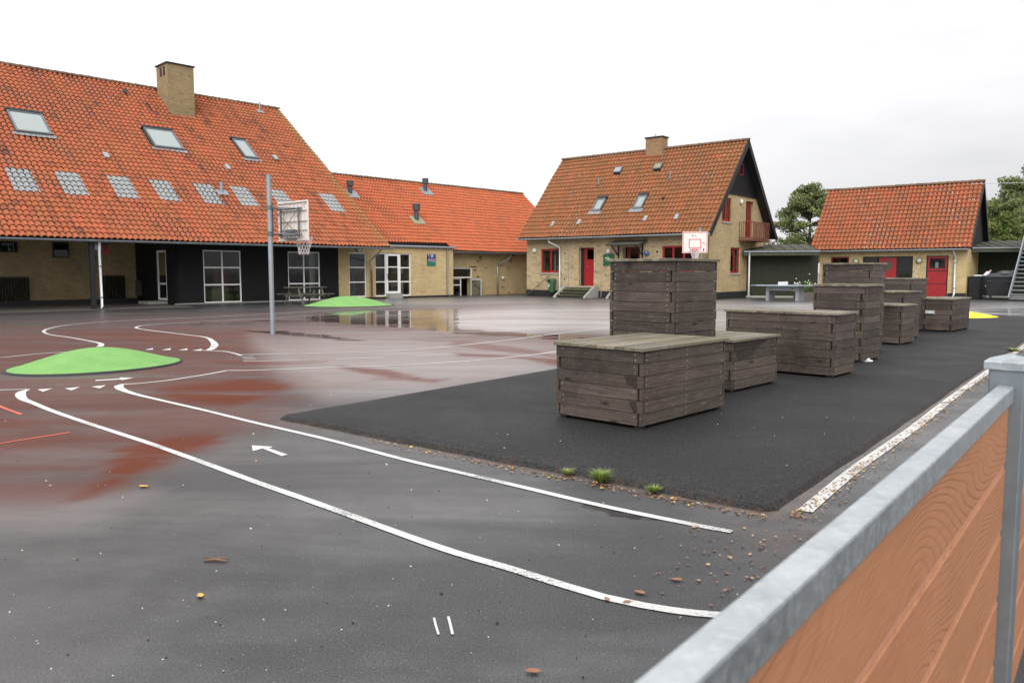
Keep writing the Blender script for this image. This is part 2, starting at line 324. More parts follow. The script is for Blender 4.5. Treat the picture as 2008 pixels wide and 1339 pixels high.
c = m.mix(sheen_pale, c, m.mix(m.mr(g, .35, .7), (.26, .245, .238), (.44, .415, .405)))  # brightness of the sky sheen painted into the base colour as pale grey
c = m.mix(m.math('MULTIPLY', dirt, m.mr(m.noise(p, 9, 5, .75), .40, .58)), c, (.105, .058, .032))
c = m.mix(m.ramp(vo.outputs['Distance'], [(.06, .9), (.10, 0.0)]), c, (.24, .235, .23))
vo2 = m.n('ShaderNodeTexVoronoi'); m.l(p, vo2.inputs['Vector']); vo2.inputs['Scale'].default_value = 7
c = m.mix(m.ramp(vo2.outputs['Distance'], [(.02, 1.0), (.04, 0.0)]), c, (.005, .005, .005))
wt = m.ramp(m.math('ADD', wet, m.math('MULTIPLY', m.math('SUBTRACT', nP, .5), 2.4)), [(.46, 0.0), (.60, 1.0)])
wt2 = m.ramp(m.math('ADD', n1, m.math('MULTIPLY', m.math('SUBTRACT', n2, .5), .35)), [(.44, 0.0), (.64, 1.0)])
c = m.mix(m.math('MULTIPLY', wt, .35), c, (.02, .012, .010))
ro = m.mr(wt2, 0, 1, .50, .33); ro = m.math('ADD', m.math('SUBTRACT', ro, m.math('MULTIPLY', shn, .08)), m.math('MULTIPLY', rr, .25))
rx = m.n('ShaderNodeMix', data_type='FLOAT'); m.l(wt, rx.inputs[0]); m.l(ro, rx.inputs[2]); rx.inputs[3].default_value = .045
m.set(Base_Color=c, Roughness=rx.outputs[0], Specular_IOR_Level=m.math('SUBTRACT', .5, m.math('MULTIPLY', rr, .44)))
cwt = m.math('MULTIPLY', m.math('ADD', m.mr(n1, .40, .56, .06, .46), m.math('MULTIPLY', shn, .5)), m.math('SUBTRACT', 1.0, m.math('MULTIPLY', rr, .9)), True)
m.l(cwt, m.b.inputs['Coat Weight']); m.l(m.mr(shn, 0, 1, .30, .40), m.b.inputs['Coat Roughness']); m.b.inputs['Coat IOR'].default_value = 1.7
bh = m.math('ADD', m.math('MULTIPLY', g, .6), m.math('MULTIPLY', g2, .6)); bm_ = m.bump(bh, .35, .006)
m.l(m.mr(wt, 0, 1, .3, .02), bm_.inputs['Strength'])
b2 = m.n('ShaderNodeBump'); b2.inputs['Distance'].default_value = .005; m.l(m.math('ADD', m.math('MULTIPLY', g, .7), m.math('MULTIPLY', g2, .5)), b2.inputs['Height']); m.l(m.mr(wt, 0, 1, .2, .01), b2.inputs['Strength']); m.l(b2.outputs[0], m.b.inputs['Coat Normal'])
def paint(name, c, wear=.35):
    m = NT(name); p = m.pos(); n = m.noise(p, 90, 4, .8); n1 = m.noise(p, 1.6, 4); g = m.noise(p, 150, 3, .75)
    k = m.ramp(m.math('ADD', n, m.math('MULTIPLY', m.math('SUBTRACT', n1, .5), wear)), [(.33, 1.0), (.41, 0.0)])
    k = m.math('MAXIMUM', k, m.math('MULTIPLY', m.attr('fade'), m.ramp(n, [(.42, 1.0), (.56, 0.0)])))
    cc = m.mix(k, m.mix(m.mr(n1, .3, .7), tuple(q*.86 for q in c), c), (.05, .048, .046)); m.set(Base_Color=cc, Roughness=.5, Specular_IOR_Level=.4); m.bump(g, .3, .004)
paint('paint_white', (.66, .66, .645), .6); paint('paint_red', (.70, .13, .07), .5); paint('paint_old', (.60, .60, .58), 1.3)
# ------------------------------------------------------------ mesh helpers
class MB:
    def __init__(s): s.v = []; s.f = []; s.m = []; s.uv = []; s.mats = []; s.at = {}
    def mi(s, name):
        if name not in s.mats: s.mats.append(name)
        return s.mats.index(name)
    def quad(s, pts, mat, uv=None):
        i = len(s.v); s.v += [tuple(map(float, q)) for q in pts]; s.f.append(tuple(range(i, i+len(pts)))); s.m.append(s.mi(mat))
        s.uv.append(uv if uv else [(0, 0)]*len(pts))
    def box(s, x0, x1, y0, y1, z0, z1, mat, fr=None, grain=None, skip=''):
        P_ = [(x0, y0, z0), (x1, y0, z0), (x1, y1, z0), (x0, y1, z0), (x0, y0, z1), (x1, y0, z1), (x1, y1, z1), (x0, y1, z1)]
        fs = {'b': (0, 3, 2, 1), 't': (4, 5, 6, 7), 'f': (0, 1, 5, 4), 'k': (2, 3, 7, 6), 'l': (3, 0, 4, 7), 'r': (1, 2, 6, 5)}
        ro = (random.random()*40, math.floor(random.random()*200)*.5+.13)
        for k, f in fs.items():
            if k in skip: continue
            q = [P_[i] for i in f]
            if grain is None:
                if k in 'fk': uv = [(a[0], a[2]) for a in q]
                elif k in 'lr': uv = [(a[1], a[2]) for a in q]
                else: uv = [(a[0], a[1]) for a in q]
            else:
                ax = {'x': 0, 'y': 1, 'z': 2}[grain]; na = {'b': 2, 't': 2, 'f': 1, 'k': 1, 'l': 0, 'r': 0}[k]
                ot = [i for i in (0, 1, 2) if i != ax and i != na]
                lo = (x0, y0, z0)
                if ax == na: uv = [(a[ot[0]]-lo[ot[0]]+ro[0], (a[ot[1]]-lo[ot[1]])+ro[1]) for a in q]
                else: uv = [(a[ax]-lo[ax]+ro[0], (a[ot[0]]-lo[ot[0]])+ro[1]) for a in q]
            s.quad([fr(a) for a in q] if fr else q, mat, uv)
        return s
    def tube(s, pts, r, mat, n=8, cap=True, rs=None):
        pts = [Vector(q) for q in pts]; rings = []
        for i, q in enumerate(pts):
            d = (pts[min(i+1, len(pts)-1)]-pts[max(i-1, 0)]).normalized()
            a = Vector((0, 0, 1)) if abs(d.z) < .9 else Vector((1, 0, 0)); u = d.cross(a).normalized(); v = d.cross(u)
            rr = rs[i] if rs else r; b = len(s.v)
            for k in range(n):
                t = 2*math.pi*k/n; s.v.append(tuple(q+u*math.cos(t)*rr+v*math.sin(t)*rr))
            rings.append(b)
        for a, b in zip(rings, rings[1:]):
            for k in range(n):
                k2 = (k+1) % n; s.f.append((a+k, a+k2, b+k2, b+k)); s.m.append(s.mi(mat)); s.uv.append([(0, 0)]*4)
        if cap:
            for b in (rings[0], rings[-1]): s.f.append(tuple(b+k for k in range(n))); s.m.append(s.mi(mat)); s.uv.append([(0, 0)]*n)
        return s
    def disc(s, c, u, v, ru, rv, mat, n=14, th=None, nrm=None):
        c, u, v = Vector(c), Vector(u), Vector(v); ring = [c+u*math.cos(2*math.pi*k/n)*ru+v*math.sin(2*math.pi*k/n)*rv for k in range(n)]
        s.quad(ring, mat)
        if th:
            nrm = Vector(nrm)*th
            for k in range(n): s.quad([ring[k], ring[(k+1) % n], ring[(k+1) % n]+nrm, ring[k]+nrm], mat)
            s.quad([q+nrm for q in ring], mat)
    def dome(s, c, nrm, r, h, mat, n=14, m_=5):
        c = Vector(c); nrm = Vector(nrm).normalized(); a = Vector((0, 0, 1)) if abs(nrm.z) < .9 else Vector((1, 0, 0)); u = nrm.cross(a).normalized(); v = nrm.cross(u); rings = []
        for j in range(m_+1):
            t = math.pi/2*j/m_; b = len(s.v)
            for k in range(n): q = 2*math.pi*k/n; s.v.append(tuple(c+(u*math.cos(q)+v*math.sin(q))*r*math.cos(t)+nrm*h*math.sin(t)))
            rings.append(b)
        for a_, b in zip(rings, rings[1:]):
            for k in range(n): s.f.append((a_+k, a_+(k+1) % n, b+(k+1) % n, b+k)); s.m.append(s.mi(mat)); s.uv.append([(0, 0)]*4)
    def build(s, name, parent=None, smooth=False, bevel=0, loc=None, rz=None):
        me = bpy.data.meshes.new(name); me.from_pydata(s.v, [], s.f)
        for n in s.mats: me.materials.append(MT[n])
        me.polygons.foreach_set('material_index', s.m)
        ul = me.uv_layers.new(name='UVMap'); ul.data.foreach_set('uv', [c for f in s.uv for p in f for c in p])
        for an, vals in s.at.items():
            a = me.attributes.new(an, 'FLOAT', 'POINT'); a.data.foreach_set('value', vals)
        if smooth: me.polygons.foreach_set('use_smooth', [True]*len(me.polygons))
        me.update(); o = bpy.data.objects.new(name, me); col.objects.link(o)
        if parent: o.parent = parent
        if loc is not None: o.location = loc
        if rz is not None: o.rotation_euler = (0, 0, rz)
        if bevel:
            b = o.modifiers.new('bevel', 'BEVEL'); b.width = bevel; b.segments = 2; b.limit_method = 'ANGLE'; b.angle_limit = R(40)
            wd = o.modifiers.new('weld', 'WELD'); wd.merge_threshold = .0004
            o.modifiers.move(1, 0)
        return o
def tag(o, label=None, cat=None, group=None, kind=None):
    if label: o['label'] = label
    if cat: o['category'] = cat
    if group: o['group'] = group
    if kind: o['kind'] = kind
    return o
def thing(name, label, cat, loc, heading=90, group=None):
    o = bpy.data.objects.new(name, None); col.objects.link(o); o.empty_display_size = .3
    o.location = tuple(map(float, loc)); o.rotation_euler = (0, 0, R(90-heading)); return tag(o, label, cat, group)
# wall with openings; fr maps (u, z, depth) to local xyz
def wall(mb, u0, u1, z0, z1, th, mat, holes, fr, rev=None):
    us = sorted({u0, u1, *[h[0] for h in holes], *[h[1] for h in holes]}); zs = sorted({z0, z1, *[h[2] for h in holes], *[h[3] for h in holes]})
    us = [q for q in us if u0-1e-6 <= q <= u1+1e-6]; zs = [q for q in zs if z0-1e-6 <= q <= z1+1e-6]
    def solid(i, j):
        if i < 0 or j < 0 or i >= len(us)-1 or j >= len(zs)-1: return False
        cu = (us[i]+us[i+1])/2; cz = (zs[j]+zs[j+1])/2
        return not any(h[0] < cu < h[1] and h[2] < cz < h[3] for h in holes)
    rev = rev or mat
    for i in range(len(us)-1):
        for j in range(len(zs)-1):
            if not solid(i, j): continue
            a, b, c, d = us[i], us[i+1], zs[j], zs[j+1]
            for dep in (0, th): mb.quad([fr(a, c, dep), fr(b, c, dep), fr(b, d, dep), fr(a, d, dep)], mat if dep == 0 else 'dark_inside', [(a, c), (b, c), (b, d), (a, d)])
            for cond, pa, pb in ((not solid(i-1, j), (a, c), (a, d)), (not solid(i+1, j), (b, c), (b, d)), (not solid(i, j-1), (a, c), (b, c)), (not solid(i, j+1), (a, d), (b, d))):
                if cond: mb.quad([fr(*pa, 0), fr(*pb, 0), fr(*pb, th), fr(*pa, th)], rev, [(pa[0]+pa[1], 0), (pb[0]+pb[1], 0), (pb[0]+pb[1], th), (pa[0]+pa[1], th)])
def fbox(mb, a, b, c, d, e, f, mat, fr, **k): mb.box(a, b, e, f, c, d, mat, fr=lambda q: fr(q[0], q[2], q[1]), **k)   # u0,u1,z0,z1,depth0,depth1
def window(parent, fr, u0, u1, z0, z1, rec, mat, cols, rows, fw=.05, name='window', bar=None, sill=None, panel_rows=()):
    bar = bar or fw; mb = MB(); e = .003
    fbox(mb, u0+e, u0+fw, z0+e, z1-e, rec, rec+.06, mat, fr); fbox(mb, u1-fw, u1-e, z0+e, z1-e, rec, rec+.06, mat, fr)
    fbox(mb, u0+fw, u1-fw, z0+e, z0+fw, rec, rec+.06, mat, fr); fbox(mb, u0+fw, u1-fw, z1-fw, z1-e, rec, rec+.06, mat, fr)
    cu = [u0+(u1-u0)*c for c in cols]; rz = [z0+(z1-z0)*c for c in rows]
    for c in cu: fbox(mb, c-bar/2, c+bar/2, z0+fw, z1-fw, rec+.004, rec+.055, mat, fr)
    xs = [u0+fw]+[v for c in cu for v in (c-bar/2, c+bar/2)]+[u1-fw]
    for r_ in rz:
        for i in range(0, len(xs), 2): fbox(mb, xs[i], xs[i+1], r_-bar/2, r_+bar/2, rec+.006, rec+.052, mat, fr)
    w_ = mb.build(name, parent, bevel=.004)
    g = MB(); fbox(g, u0+.02, u1-.02, z0+.02, z1-.02, rec+.028, rec+.034, 'glass', fr); g.build('pane', w_)
    if sill:
        s_ = MB(); fbox(s_, u0-.04, u1+.04, z0-.09, z0-.004, -.05, .1, sill, fr); s_.build('sill', w_)
    return w_
TW, TR = .212, .312
def pantiles(mb, x0, x1, y0, z0, run, pitch, mat, skip=None, only=None, fr=None, seg=6, vmat=None, jit=.004):
    ph = R(pitch); cp, sp = math.cos(ph), math.sin(ph); nc = max(1, round((x1-x0)/TW)); tw = (x1-x0)/nc; sl = run/cp; nr = max(1, round(sl/TR)); tr = sl/nr
    rnd = random.Random(nc*31+nr); A = .037
    prof = [(k/seg, A*(math.sin(2*math.pi*(k/seg)-.6)+.35*math.sin(4*math.pi*k/seg))) for k in range(seg+1)]
    def pt(x, s_, h): h = h+.016*math.sin(x*.83+s_*.6+1)*math.sin(s_*1.1+x*.21)+.008*math.sin(x*2.9+s_*1.7); q = (x, y0+s_*cp-h*sp, z0+s_*sp+h*cp); return fr(q) if fr else q
    for r_ in range(nr):
        for c in range(nc):
            if skip and skip(x0+(c+.5)*tw, (r_+.5)*tr*cp): continue
            if only and not only(x0+(c+.5)*tw, (r_+.5)*tr*cp): continue
            lift = .056+rnd.uniform(-jit, jit); b = len(mb.v); dx = rnd.uniform(-jit, jit); mt = mb.mi(vmat if (vmat and (c >= nc-2)) else mat)
            for (t, h0) in ((0, lift-.03), (0, lift), (1.06, .008)):
                for fx, ph_ in prof: mb.v.append(pt(x0+(c+fx)*tw+dx*(t < .5), (r_+t)*tr, ph_+h0))
            n = seg+1
            for k in range(seg):
                for a_ in (0, 1):
                    i = b+a_*n+k; mb.f.append((i, i+1, i+1+n, i+n)); mb.m.append(mt)
                    v0, v1 = ((r_+.001, r_+.002) if a_ == 0 else (r_+.01, r_+.99)); ua, ub = c+.01+.98*k/seg, c+.01+.98*(k+1)/seg
                    mb.uv.append([(ua, v0), (ub, v0), (ub, v1), (ua, v1)])
    return tw, tr
def ridge_tiles(parent, x0, x1, y, z, mat='tile_ridge', r=.12):
    mb = MB(); n = int((x1-x0)/.36); L_ = (x1-x0)/n
    for i in range(n):
        a = x0+i*L_; zz = z+random.uniform(-.006, .006); b = len(mb.v)
        for (x, k_) in ((a, 1.12), (a+L_*1.04, .94)):
            for k in range(9): t = math.pi*k/8; mb.v.append((x, y+math.cos(t)*r*k_, zz-.05+math.sin(t)*r*k_))
        for k in range(8): mb.f.append((b+k, b+k+1, b+k+10, b+k+9)); mb.m.append(mb.mi(mat)); mb.uv.append([(i+.5, .5)]*4)
        mb.f.append(tuple(b+k for k in range(9))); mb.m.append(mb.mi(mat)); mb.uv.append([(i+.5, .5)]*9)
    return mb.build('ridge_tiles', parent)
def gutter(parent, x0, x1, y, z, mat='zinc', r=.065, step=.9):
    mb = MB(); prof = [(y+math.cos(t)*r, z+math.sin(t)*r) for t in [math.pi+math.pi*k/8 for k in range(9)]]; prof += [(y+math.cos(t)*(r-.012), z+math.sin(t)*(r-.012)) for t in [2*math.pi-math.pi*k/8 for k in range(9)]]
    b = len(mb.v); n = len(prof)
    for x in (x0, x1):
        for q in prof: mb.v.append((x, *q))
    for k in range(n): mb.f.append((b+k, b+(k+1) % n, b+n+(k+1) % n, b+n+k)); mb.m.append(mb.mi(mat)); mb.uv.append([(0, 0)]*4)
    mb.tube([(x0, y-r, z), (x1, y-r, z)], .012, mat, 6)
    for e in (x0, x1): mb.quad([(e, *q) for q in prof[:9]], mat)
    x = x0+.3
    while x < x1: mb.tube([(x, y+math.cos(t)*(r+.008), z+math.sin(t)*(r+.008)) for t in [math.pi+math.pi*k/6 for k in range(7)]], .011, 'zinc', 5); x += step
    return mb.build('gutter', parent, smooth=False)
def downpipe(parent, pts, mat, r=.04, clips=(), name='downpipe'):
    mb = MB(); mb.tube(pts, r, mat, 10)
    for c in clips: mb.tube([(c[0], c[1], c[2]-.02), (c[0], c[1], c[2]+.02)], r+.012, 'galv_dark', 10)
    return mb.build(name, parent, smooth=True)
def roofpt(y0, z0, pitch):
    cp, sp = math.cos(R(pitch)), math.sin(R(pitch))
    return lambda x, rn, h=0: (x, y0+rn-h*sp, z0+rn*math.tan(R(pitch))+h*cp)
def skylight(parent, rp, x0, x1, r0, r1, lift=.10, flash='flashing'):
    mb = MB()
    def fr(q): return rp(q[0], q[1], q[2])
    f = .075
    for a in ((x0, x0+f, r0, r1), (x1-f, x1, r0, r1), (x0+f, x1-f, r0, r0+f), (x0+f, x1-f, r1-f*1.3, r1)):
        mb.box(*a, -.05, lift+.035, 'galv_dark', fr=fr)
    mb.box(x0-.04, x1+.04, r1-.03, r1+.07, -.02, lift+.06, 'black_trim', fr=fr)
    nn = int((x1-x0+.3)/.1)
    for i in range(nn):
        xx = x0-.15+i*.1; mb.quad([rp(xx, r0, .062), rp(xx+.1, r0, .062), rp(xx+.1, r0-.17, .075 if i % 2 else .05), rp(xx, r0-.17, .05 if i % 2 else .075)], flash)
    o = mb.build('skylight', parent)
    g = MB(); g.box(x0+f-.01, x1-f+.01, r0+f-.01, r1-f*1.3+.01, lift-.01, lift+.006, 'roof_glass', fr=fr); g.build('pane', o); return o
def vent(parent, rp, x, rn, h, r, cap=True, plate=.3, fm='flashing', name='roof_vent', mat='vent_grey'):
    mb = MB(); b = Vector(rp(x, rn, 0)); mb.tube([b, b+Vector((0, 0, h))], r, mat, 12)
    if cap: mb.tube([b+Vector((0, 0, h*.62)), b+Vector((0, 0, h)), b+Vector((0, 0, h+.03))], r*1.6, mat, 12, rs=[r*1.55, r*1.7, r*1.2])
    k = 4
    for i in range(k):
        a = x-plate+2*plate*i/k; mb.quad([rp(a, rn+plate*.55, .06), rp(a+2*plate/k, rn+plate*.55, .085), rp(a+2*plate/k, rn-plate*.75, .095), rp(a, rn-plate*.75, .06)], fm)
    o = mb.build(name, parent); return o
def wall_lamp(parent, c, nrm, r=.13, mat='lamp_glass', ring='zinc', name='wall_lamp'):
    c = Vector(c); nrm = Vector(nrm); mb = MB(); mb.tube([c, c+nrm*.07], r*1.15, ring, 18); o = mb.build(name, parent)
    g = MB(); g.dome(c+nrm*.07, nrm, r, r*.7, mat, 18, 6); g.build('lamp_shade', o, smooth=True); return o
# ============================================================ GROUND
def inpoly_sd(px, py, poly):
    poly = np.array(poly, float); n = len(poly); d = np.full(px.shape, 1e9); ins = np.zeros(px.shape, bool)
    for i in range(n):
        a = poly[i]; b = poly[(i+1) % n]; e = b-a; wx = px-a[0]; wy = (py-a[1]); t = np.clip((wx*e[0]+wy*e[1])/(e@e), 0, 1)
        d = np.minimum(d, np.hypot(wx-t*e[0], (wy-t*e[1])*1.0))
        cnd = ((a[1] <= py) & (b[1] > py)) | ((b[1] <= py) & (a[1] > py))
        with np.errstate(divide='ignore', invalid='ignore'): xi = a[0]+(py-a[1])/(b[1]-a[1]+1e-12)*e[0]
        ins ^= cnd & (px < xi)
    return np.where(ins, d, -d)
def axis(lo, hi, fine_lo, fine_hi, st):
    a = list(np.arange(fine_lo, fine_hi, st)); s = st; q = a[-1]
    while q < hi: s *= 1.35; q += s; a.append(min(q, hi))
    s = st; q = a[0]; b = []
    while q > lo: s *= 1.35; q -= s; b.append(max(q, lo))
    return np.array(b[::-1]+a)
xs = axis(-700, 700, -24, 30, .13); ys = axis(-400, 900, 1.0, 50, .11)
X, Y = np.meshgrid(xs, ys); Xf, Yf = X.ravel(), Y.ravel()
ok = Yf > .5; yy = np.where(ok, Yf, 1.0)
vz = -CH; dep = yy*math.cos(PT)-vz*math.sin(PT); zz = yy*math.sin(PT)+vz*math.cos(PT)
PX = CX+F*Xf/dep; PY = CY-F*zz/dep
# areas are surveyed in plan; soft edges
def soft(poly, s): return np.clip(inpoly_sd(PX, PY, poly)/s*.5+.5, 0, 1)*ok
red = np.zeros_like(Xf)
for poly, s, a in [([(-60, 640), (300, 628), (620, 622), (900, 606), (1200, 620), (1210, 700), (1090, 722), (800, 765), (600, 800), (480, 850), (360, 900), (250, 960), (120, 1000), (-60, 1010)], 30, .64),
                   ([(-60, 790), (60, 805), (220, 850), (240, 875), (100, 890), (-60, 925)], 26, .8),
                   ([(270, 762), (330, 748), (480, 733), (600, 745), (560, 780), (450, 806), (340, 792)], 16, 1.0),
                   ([(230, 868), (340, 846), (430, 842), (440, 870), (370, 895), (330, 915), (250, 952), (150, 990), (125, 978), (190, 930)], 16, 1.0),
                   ([(40, 640), (300, 638), (520, 650), (500, 690), (420, 700), (330, 692), (150, 665)], 14, .75),
                   ([(380, 700), (640, 702), (700, 712), (560, 722), (430, 722)], 8, .85),
                   ([(870, 688), (1000, 694), (1120, 703), (1120, 724), (1020, 706), (900, 701)], 5, 1.0),
                   ([(900, 664), (1010, 678), (1120, 698), (1110, 706), (1000, 694), (860, 678)], 4, .9),
                   ([(690, 650), (900, 668), (1100, 690), (990, 684), (830, 672)], 4, .7),
                   ([(700, 735), (820, 742), (900, 738), (860, 752), (740, 748)], 5, .9),
                   ([(640, 712), (760, 722), (850, 744), (860, 752), (760, 744), (680, 728)], 4, 1.0)]:
    red = np.maximum(red, soft(poly, s)*a)
red = red*(1-.9*soft([(860, 608), (1010, 598), (1215, 596), (1215, 655), (1110, 650), (1000, 655), (880, 646)], 12))
wet = np.zeros_like(Xf)
for poly, s, a in [([(575, 621), (640, 613), (720, 609), (800, 607), (900, 606), (900, 655), (830, 647), (760, 641), (640, 634)], 4, .80),
                   ([(880, 646), (1000, 650), (1110, 656), (1210, 664), (1210, 674), (1100, 667), (1000, 662), (880, 655)], 3, .75),
                   ([(460, 647), (560, 649), (640, 656), (740, 671), (680, 669), (600, 661), (500, 652)], 3, .8),
                   ([(300, 636), (520, 627), (620, 630), (560, 634), (420, 640)], 4, .52),
                   ([(1085, 978), (1200, 990), (1330, 1012), (1310, 1035), (1150, 1012)], 7, .70),
                   ([(1900, 604), (2060, 600), (2060, 622), (1960, 624)], 4, .62)]:
    wet = np.maximum(wet, soft(poly, s)*a)
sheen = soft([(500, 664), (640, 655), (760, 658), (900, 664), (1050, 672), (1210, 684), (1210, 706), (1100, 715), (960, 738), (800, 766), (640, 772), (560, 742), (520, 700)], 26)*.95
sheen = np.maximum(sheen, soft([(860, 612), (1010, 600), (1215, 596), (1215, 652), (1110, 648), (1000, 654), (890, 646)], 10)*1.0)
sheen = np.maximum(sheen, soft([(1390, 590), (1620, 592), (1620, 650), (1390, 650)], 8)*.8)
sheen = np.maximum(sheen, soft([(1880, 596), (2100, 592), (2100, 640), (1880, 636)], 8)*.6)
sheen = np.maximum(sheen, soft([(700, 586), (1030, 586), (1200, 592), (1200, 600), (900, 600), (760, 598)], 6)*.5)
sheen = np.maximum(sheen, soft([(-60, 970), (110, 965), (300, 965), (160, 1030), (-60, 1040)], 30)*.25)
PB = G(1516, 1008); PHD = 38.0
U_, V_ = hd(PHD), hd(PHD-90)
pl_len = 24.2; A_ = G(573, 815); pw = float(np.dot(A_-PB, V_))
lu = (Xf-PB[0])*U_[0]+(Yf-PB[1])*U_[1]; lv = (Xf-PB[0])*V_[0]+(Yf-PB[1])*V_[1]
dx_ = np.maximum(np.maximum(-lu, lu-pl_len), 0); dy_ = np.maximum(np.maximum(-lv, lv-pw), 0); dd = np.hypot(dx_, dy_)
dirt = np.clip(1-dd/.16, 0, 1)*(lv < pw-.1)
dirt = np.maximum(dirt, np.clip(1-np.hypot(Xf-PB[0]-.1, Yf-PB[1]+.35)/.8, 0, 1)*.4)
mb = MB(); nx, ny = len(xs), len(ys)
me = bpy.data.meshes.new('ground'); idx = np.arange(nx*ny).reshape(ny, nx)
fc = np.stack([idx[:-1, :-1], idx[:-1, 1:], idx[1:, 1:], idx[1:, :-1]], -1).reshape(-1, 4)
me.vertices.add(nx*ny); me.vertices.foreach_set('co', np.stack([Xf, Yf, np.zeros_like(Xf)], -1).ravel())
me.loops.add(fc.size); me.loops.foreach_set('vertex_index', fc.ravel()); me.polygons.add(len(fc))
me.polygons.foreach_set('loop_start', np.arange(0, fc.size, 4)); me.polygons.foreach_set('loop_total', np.full(len(fc), 4)); me.update(calc_edges=True)
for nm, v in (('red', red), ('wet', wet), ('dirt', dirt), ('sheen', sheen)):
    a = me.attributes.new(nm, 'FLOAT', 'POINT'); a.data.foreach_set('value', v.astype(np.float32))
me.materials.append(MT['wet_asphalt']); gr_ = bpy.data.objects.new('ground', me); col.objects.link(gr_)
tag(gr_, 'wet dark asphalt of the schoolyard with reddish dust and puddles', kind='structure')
# ------------------------------------------------------------ raised pad under the crates
ZP = .055
def pad():
    mb = MB(); edge = []; rings = []; st = .12; r0 = .12
    def outline(ins):
        pts = []; x0, x1, y0, y1 = ins, pl_len-ins, ins, pw-ins; rr = max(.02, r0-ins*.5)
        def seg(a, b):
            n = max(2, int(math.hypot(b[0]-a[0], b[1]-a[1])/st)) if ins < 9 else 2
            return [(a[0]+(b[0]-a[0])*i/n, a[1]+(b[1]-a[1])*i/n) for i in range(n)]
        cs = [((x0+rr, y0), (x1-rr, y0)), ((x1, y0+rr), (x1, y1-rr)), ((x1-rr, y1), (x0+rr, y1)), ((x0, y1-rr), (x0, y0+rr))]
        return cs, rr
    n1, n2 = 150, 60
    def ring(ins, z, w_):
        cs, rr = outline(ins); pts = []
        cen = [(cs[0][1][0], cs[0][1][1]+rr, -90), (cs[1][1][0]-rr, cs[1][1][1], 0), (cs[2][1][0], cs[2][1][1]-rr, 90), (cs[3][1][0]+rr, cs[3][1][1], 180)]
        for k, (a, b) in enumerate(cs):
            n = n1 if k % 2 == 0 else n2
            for i in range(n): pts.append((a[0]+(b[0]-a[0])*i/n, a[1]+(b[1]-a[1])*i/n))
            cx_, cy_, a0 = cen[k]
            for i in range(8): t = R(a0+90*i/8); pts.append((cx_+rr*math.cos(t), cy_+rr*math.sin(t)))
        out_ = []
        for j, (x, y) in enumerate(pts):
            wob = w_*(math.sin(j*.37)+math.sin(j*.91+1)+math.sin(j*.13+2))
            out_.append((x+wob, y+wob*.7, z))
        return out_
    rr = [ring(0, .001, .006), ring(.035, .03, .005), ring(.12, .048, .003), ring(.28, ZP, 0)]
    evs = [1, .45, .05, 0]; ev = []
    for k, q in enumerate(rr): mb.v += q; ev += [evs[k]]*len(q)
    n = len(rr[0]); mi = mb.mi('pad_asphalt')
    for k in range(3):
        for i in range(n):
            mb.f.append((k*n+i, k*n+(i+1) % n, (k+1)*n+(i+1) % n, (k+1)*n+i)); mb.m.append(mi); mb.uv.append([(0, 0)]*4)
    mb.f.append(tuple(3*n+i for i in range(n))); mb.m.append(mi); mb.uv.append([(0, 0)]*n)
    mb.at['edge'] = ev
    o = mb.build('raised_asphalt_pad', loc=tuple(PB), rz=R(90-PHD)); tag(o, 'raised black asphalt pad with sloped edges under the wooden crates', kind='structure')
pad()
# ------------------------------------------------------------ painted markings
def stroke(name, px, w0, mat='paint_white', z=.004, fade=None, label=None, ws=None, world=None):
    P_ = [Vector(G(*q)) for q in px] if world is None else [Vector(q) for q in world]
    W_ = ws or [w0]*len(P_); pts, wd, fd = [], [], []
    for i in range(len(P_)-1):
        p0, p1, p2, p3 = P_[max(i-1, 0)], P_[i], P_[i+1], P_[min(i+2, len(P_)-1)]; n = max(1, min(14, int((p2-p1).length/.12)))
        for k in range(n):
            t = k/n; q = .5*((2*p1)+(-p0+p2)*t+(2*p0-5*p1+4*p2-p3)*t*t+(-p0+3*p1-3*p2+p3)*t**3) if len(P_) > 2 else p1.lerp(p2, t)
            pts.append(q); wd.append(W_[i]+(W_[i+1]-W_[i])*t); fd.append((i+t)/(len(P_)-1))
    pts.append(P_[-1]); wd.append(W_[-1]); fd.append(1.0); mb = MB(); fa = []
    for i, q in enumerate(pts):
        d = (pts[min(i+1, len(pts)-1)]-pts[max(i-1, 0)]).normalized(); nrm = Vector((-d.y, d.x, 0)); wv_ = .69*wd[i]/2*(1+random.uniform(-.03, .03))
        mb.v += [tuple(q+nrm*wv_+Vector((0, 0, z))), tuple(q-nrm*wv_+Vector((0, 0, z)))]
        f_ = 0
        if fade: f_ = max(0, (fd[i]-fade[0])/(1-fade[0]))*fade[1]
        fa += [f_, f_]
    for i in range(len(pts)-1): mb.f.append((2*i, 2*i+1, 2*i+3, 2*i+2)); mb.m.append(mb.mi(mat)); mb.uv.append([(0, 0)]*4)
    mb.at['fade'] = fa; o = mb.build(name); tag(o, label or 'white painted line of the cycle track on the asphalt', kind='structure'); return o
def flat(name, px, mat='paint_white', z=.004, label=None):
    mb = MB(); mb.quad([tuple(G(*q)+np.array([0, 0, z])) for q in px], mat); mb.at['fade'] = [0]*len(px); o = mb.build(name); tag(o, label, kind='structure')
PL = 'painted_line'
stroke(PL, [(57, 763.5), (44, 768), (40, 774), (46, 783), (65, 790.5), (100, 805), (154, 824), (224, 847), (299, 871.5), (373, 898), (436, 921), (498, 944), (598, 979), (697, 1014.5), (797, 1051), (896, 1085), (990, 1112), (1109, 1149), (1184, 1171), (1258, 1187), (1318, 1197), (1363, 1202.5), (1423, 1207.5), (1600, 1216), (1800, 1217)], .1, fade=(.75, .35),
       ws=[.05, .12, .16, .13, .10, .09, .085, .085]+[.085]*17, label='long white painted line curving towards the foreground fence')
stroke(PL, [(-40, 766), (0, 765), (57, 763.5)], .07)
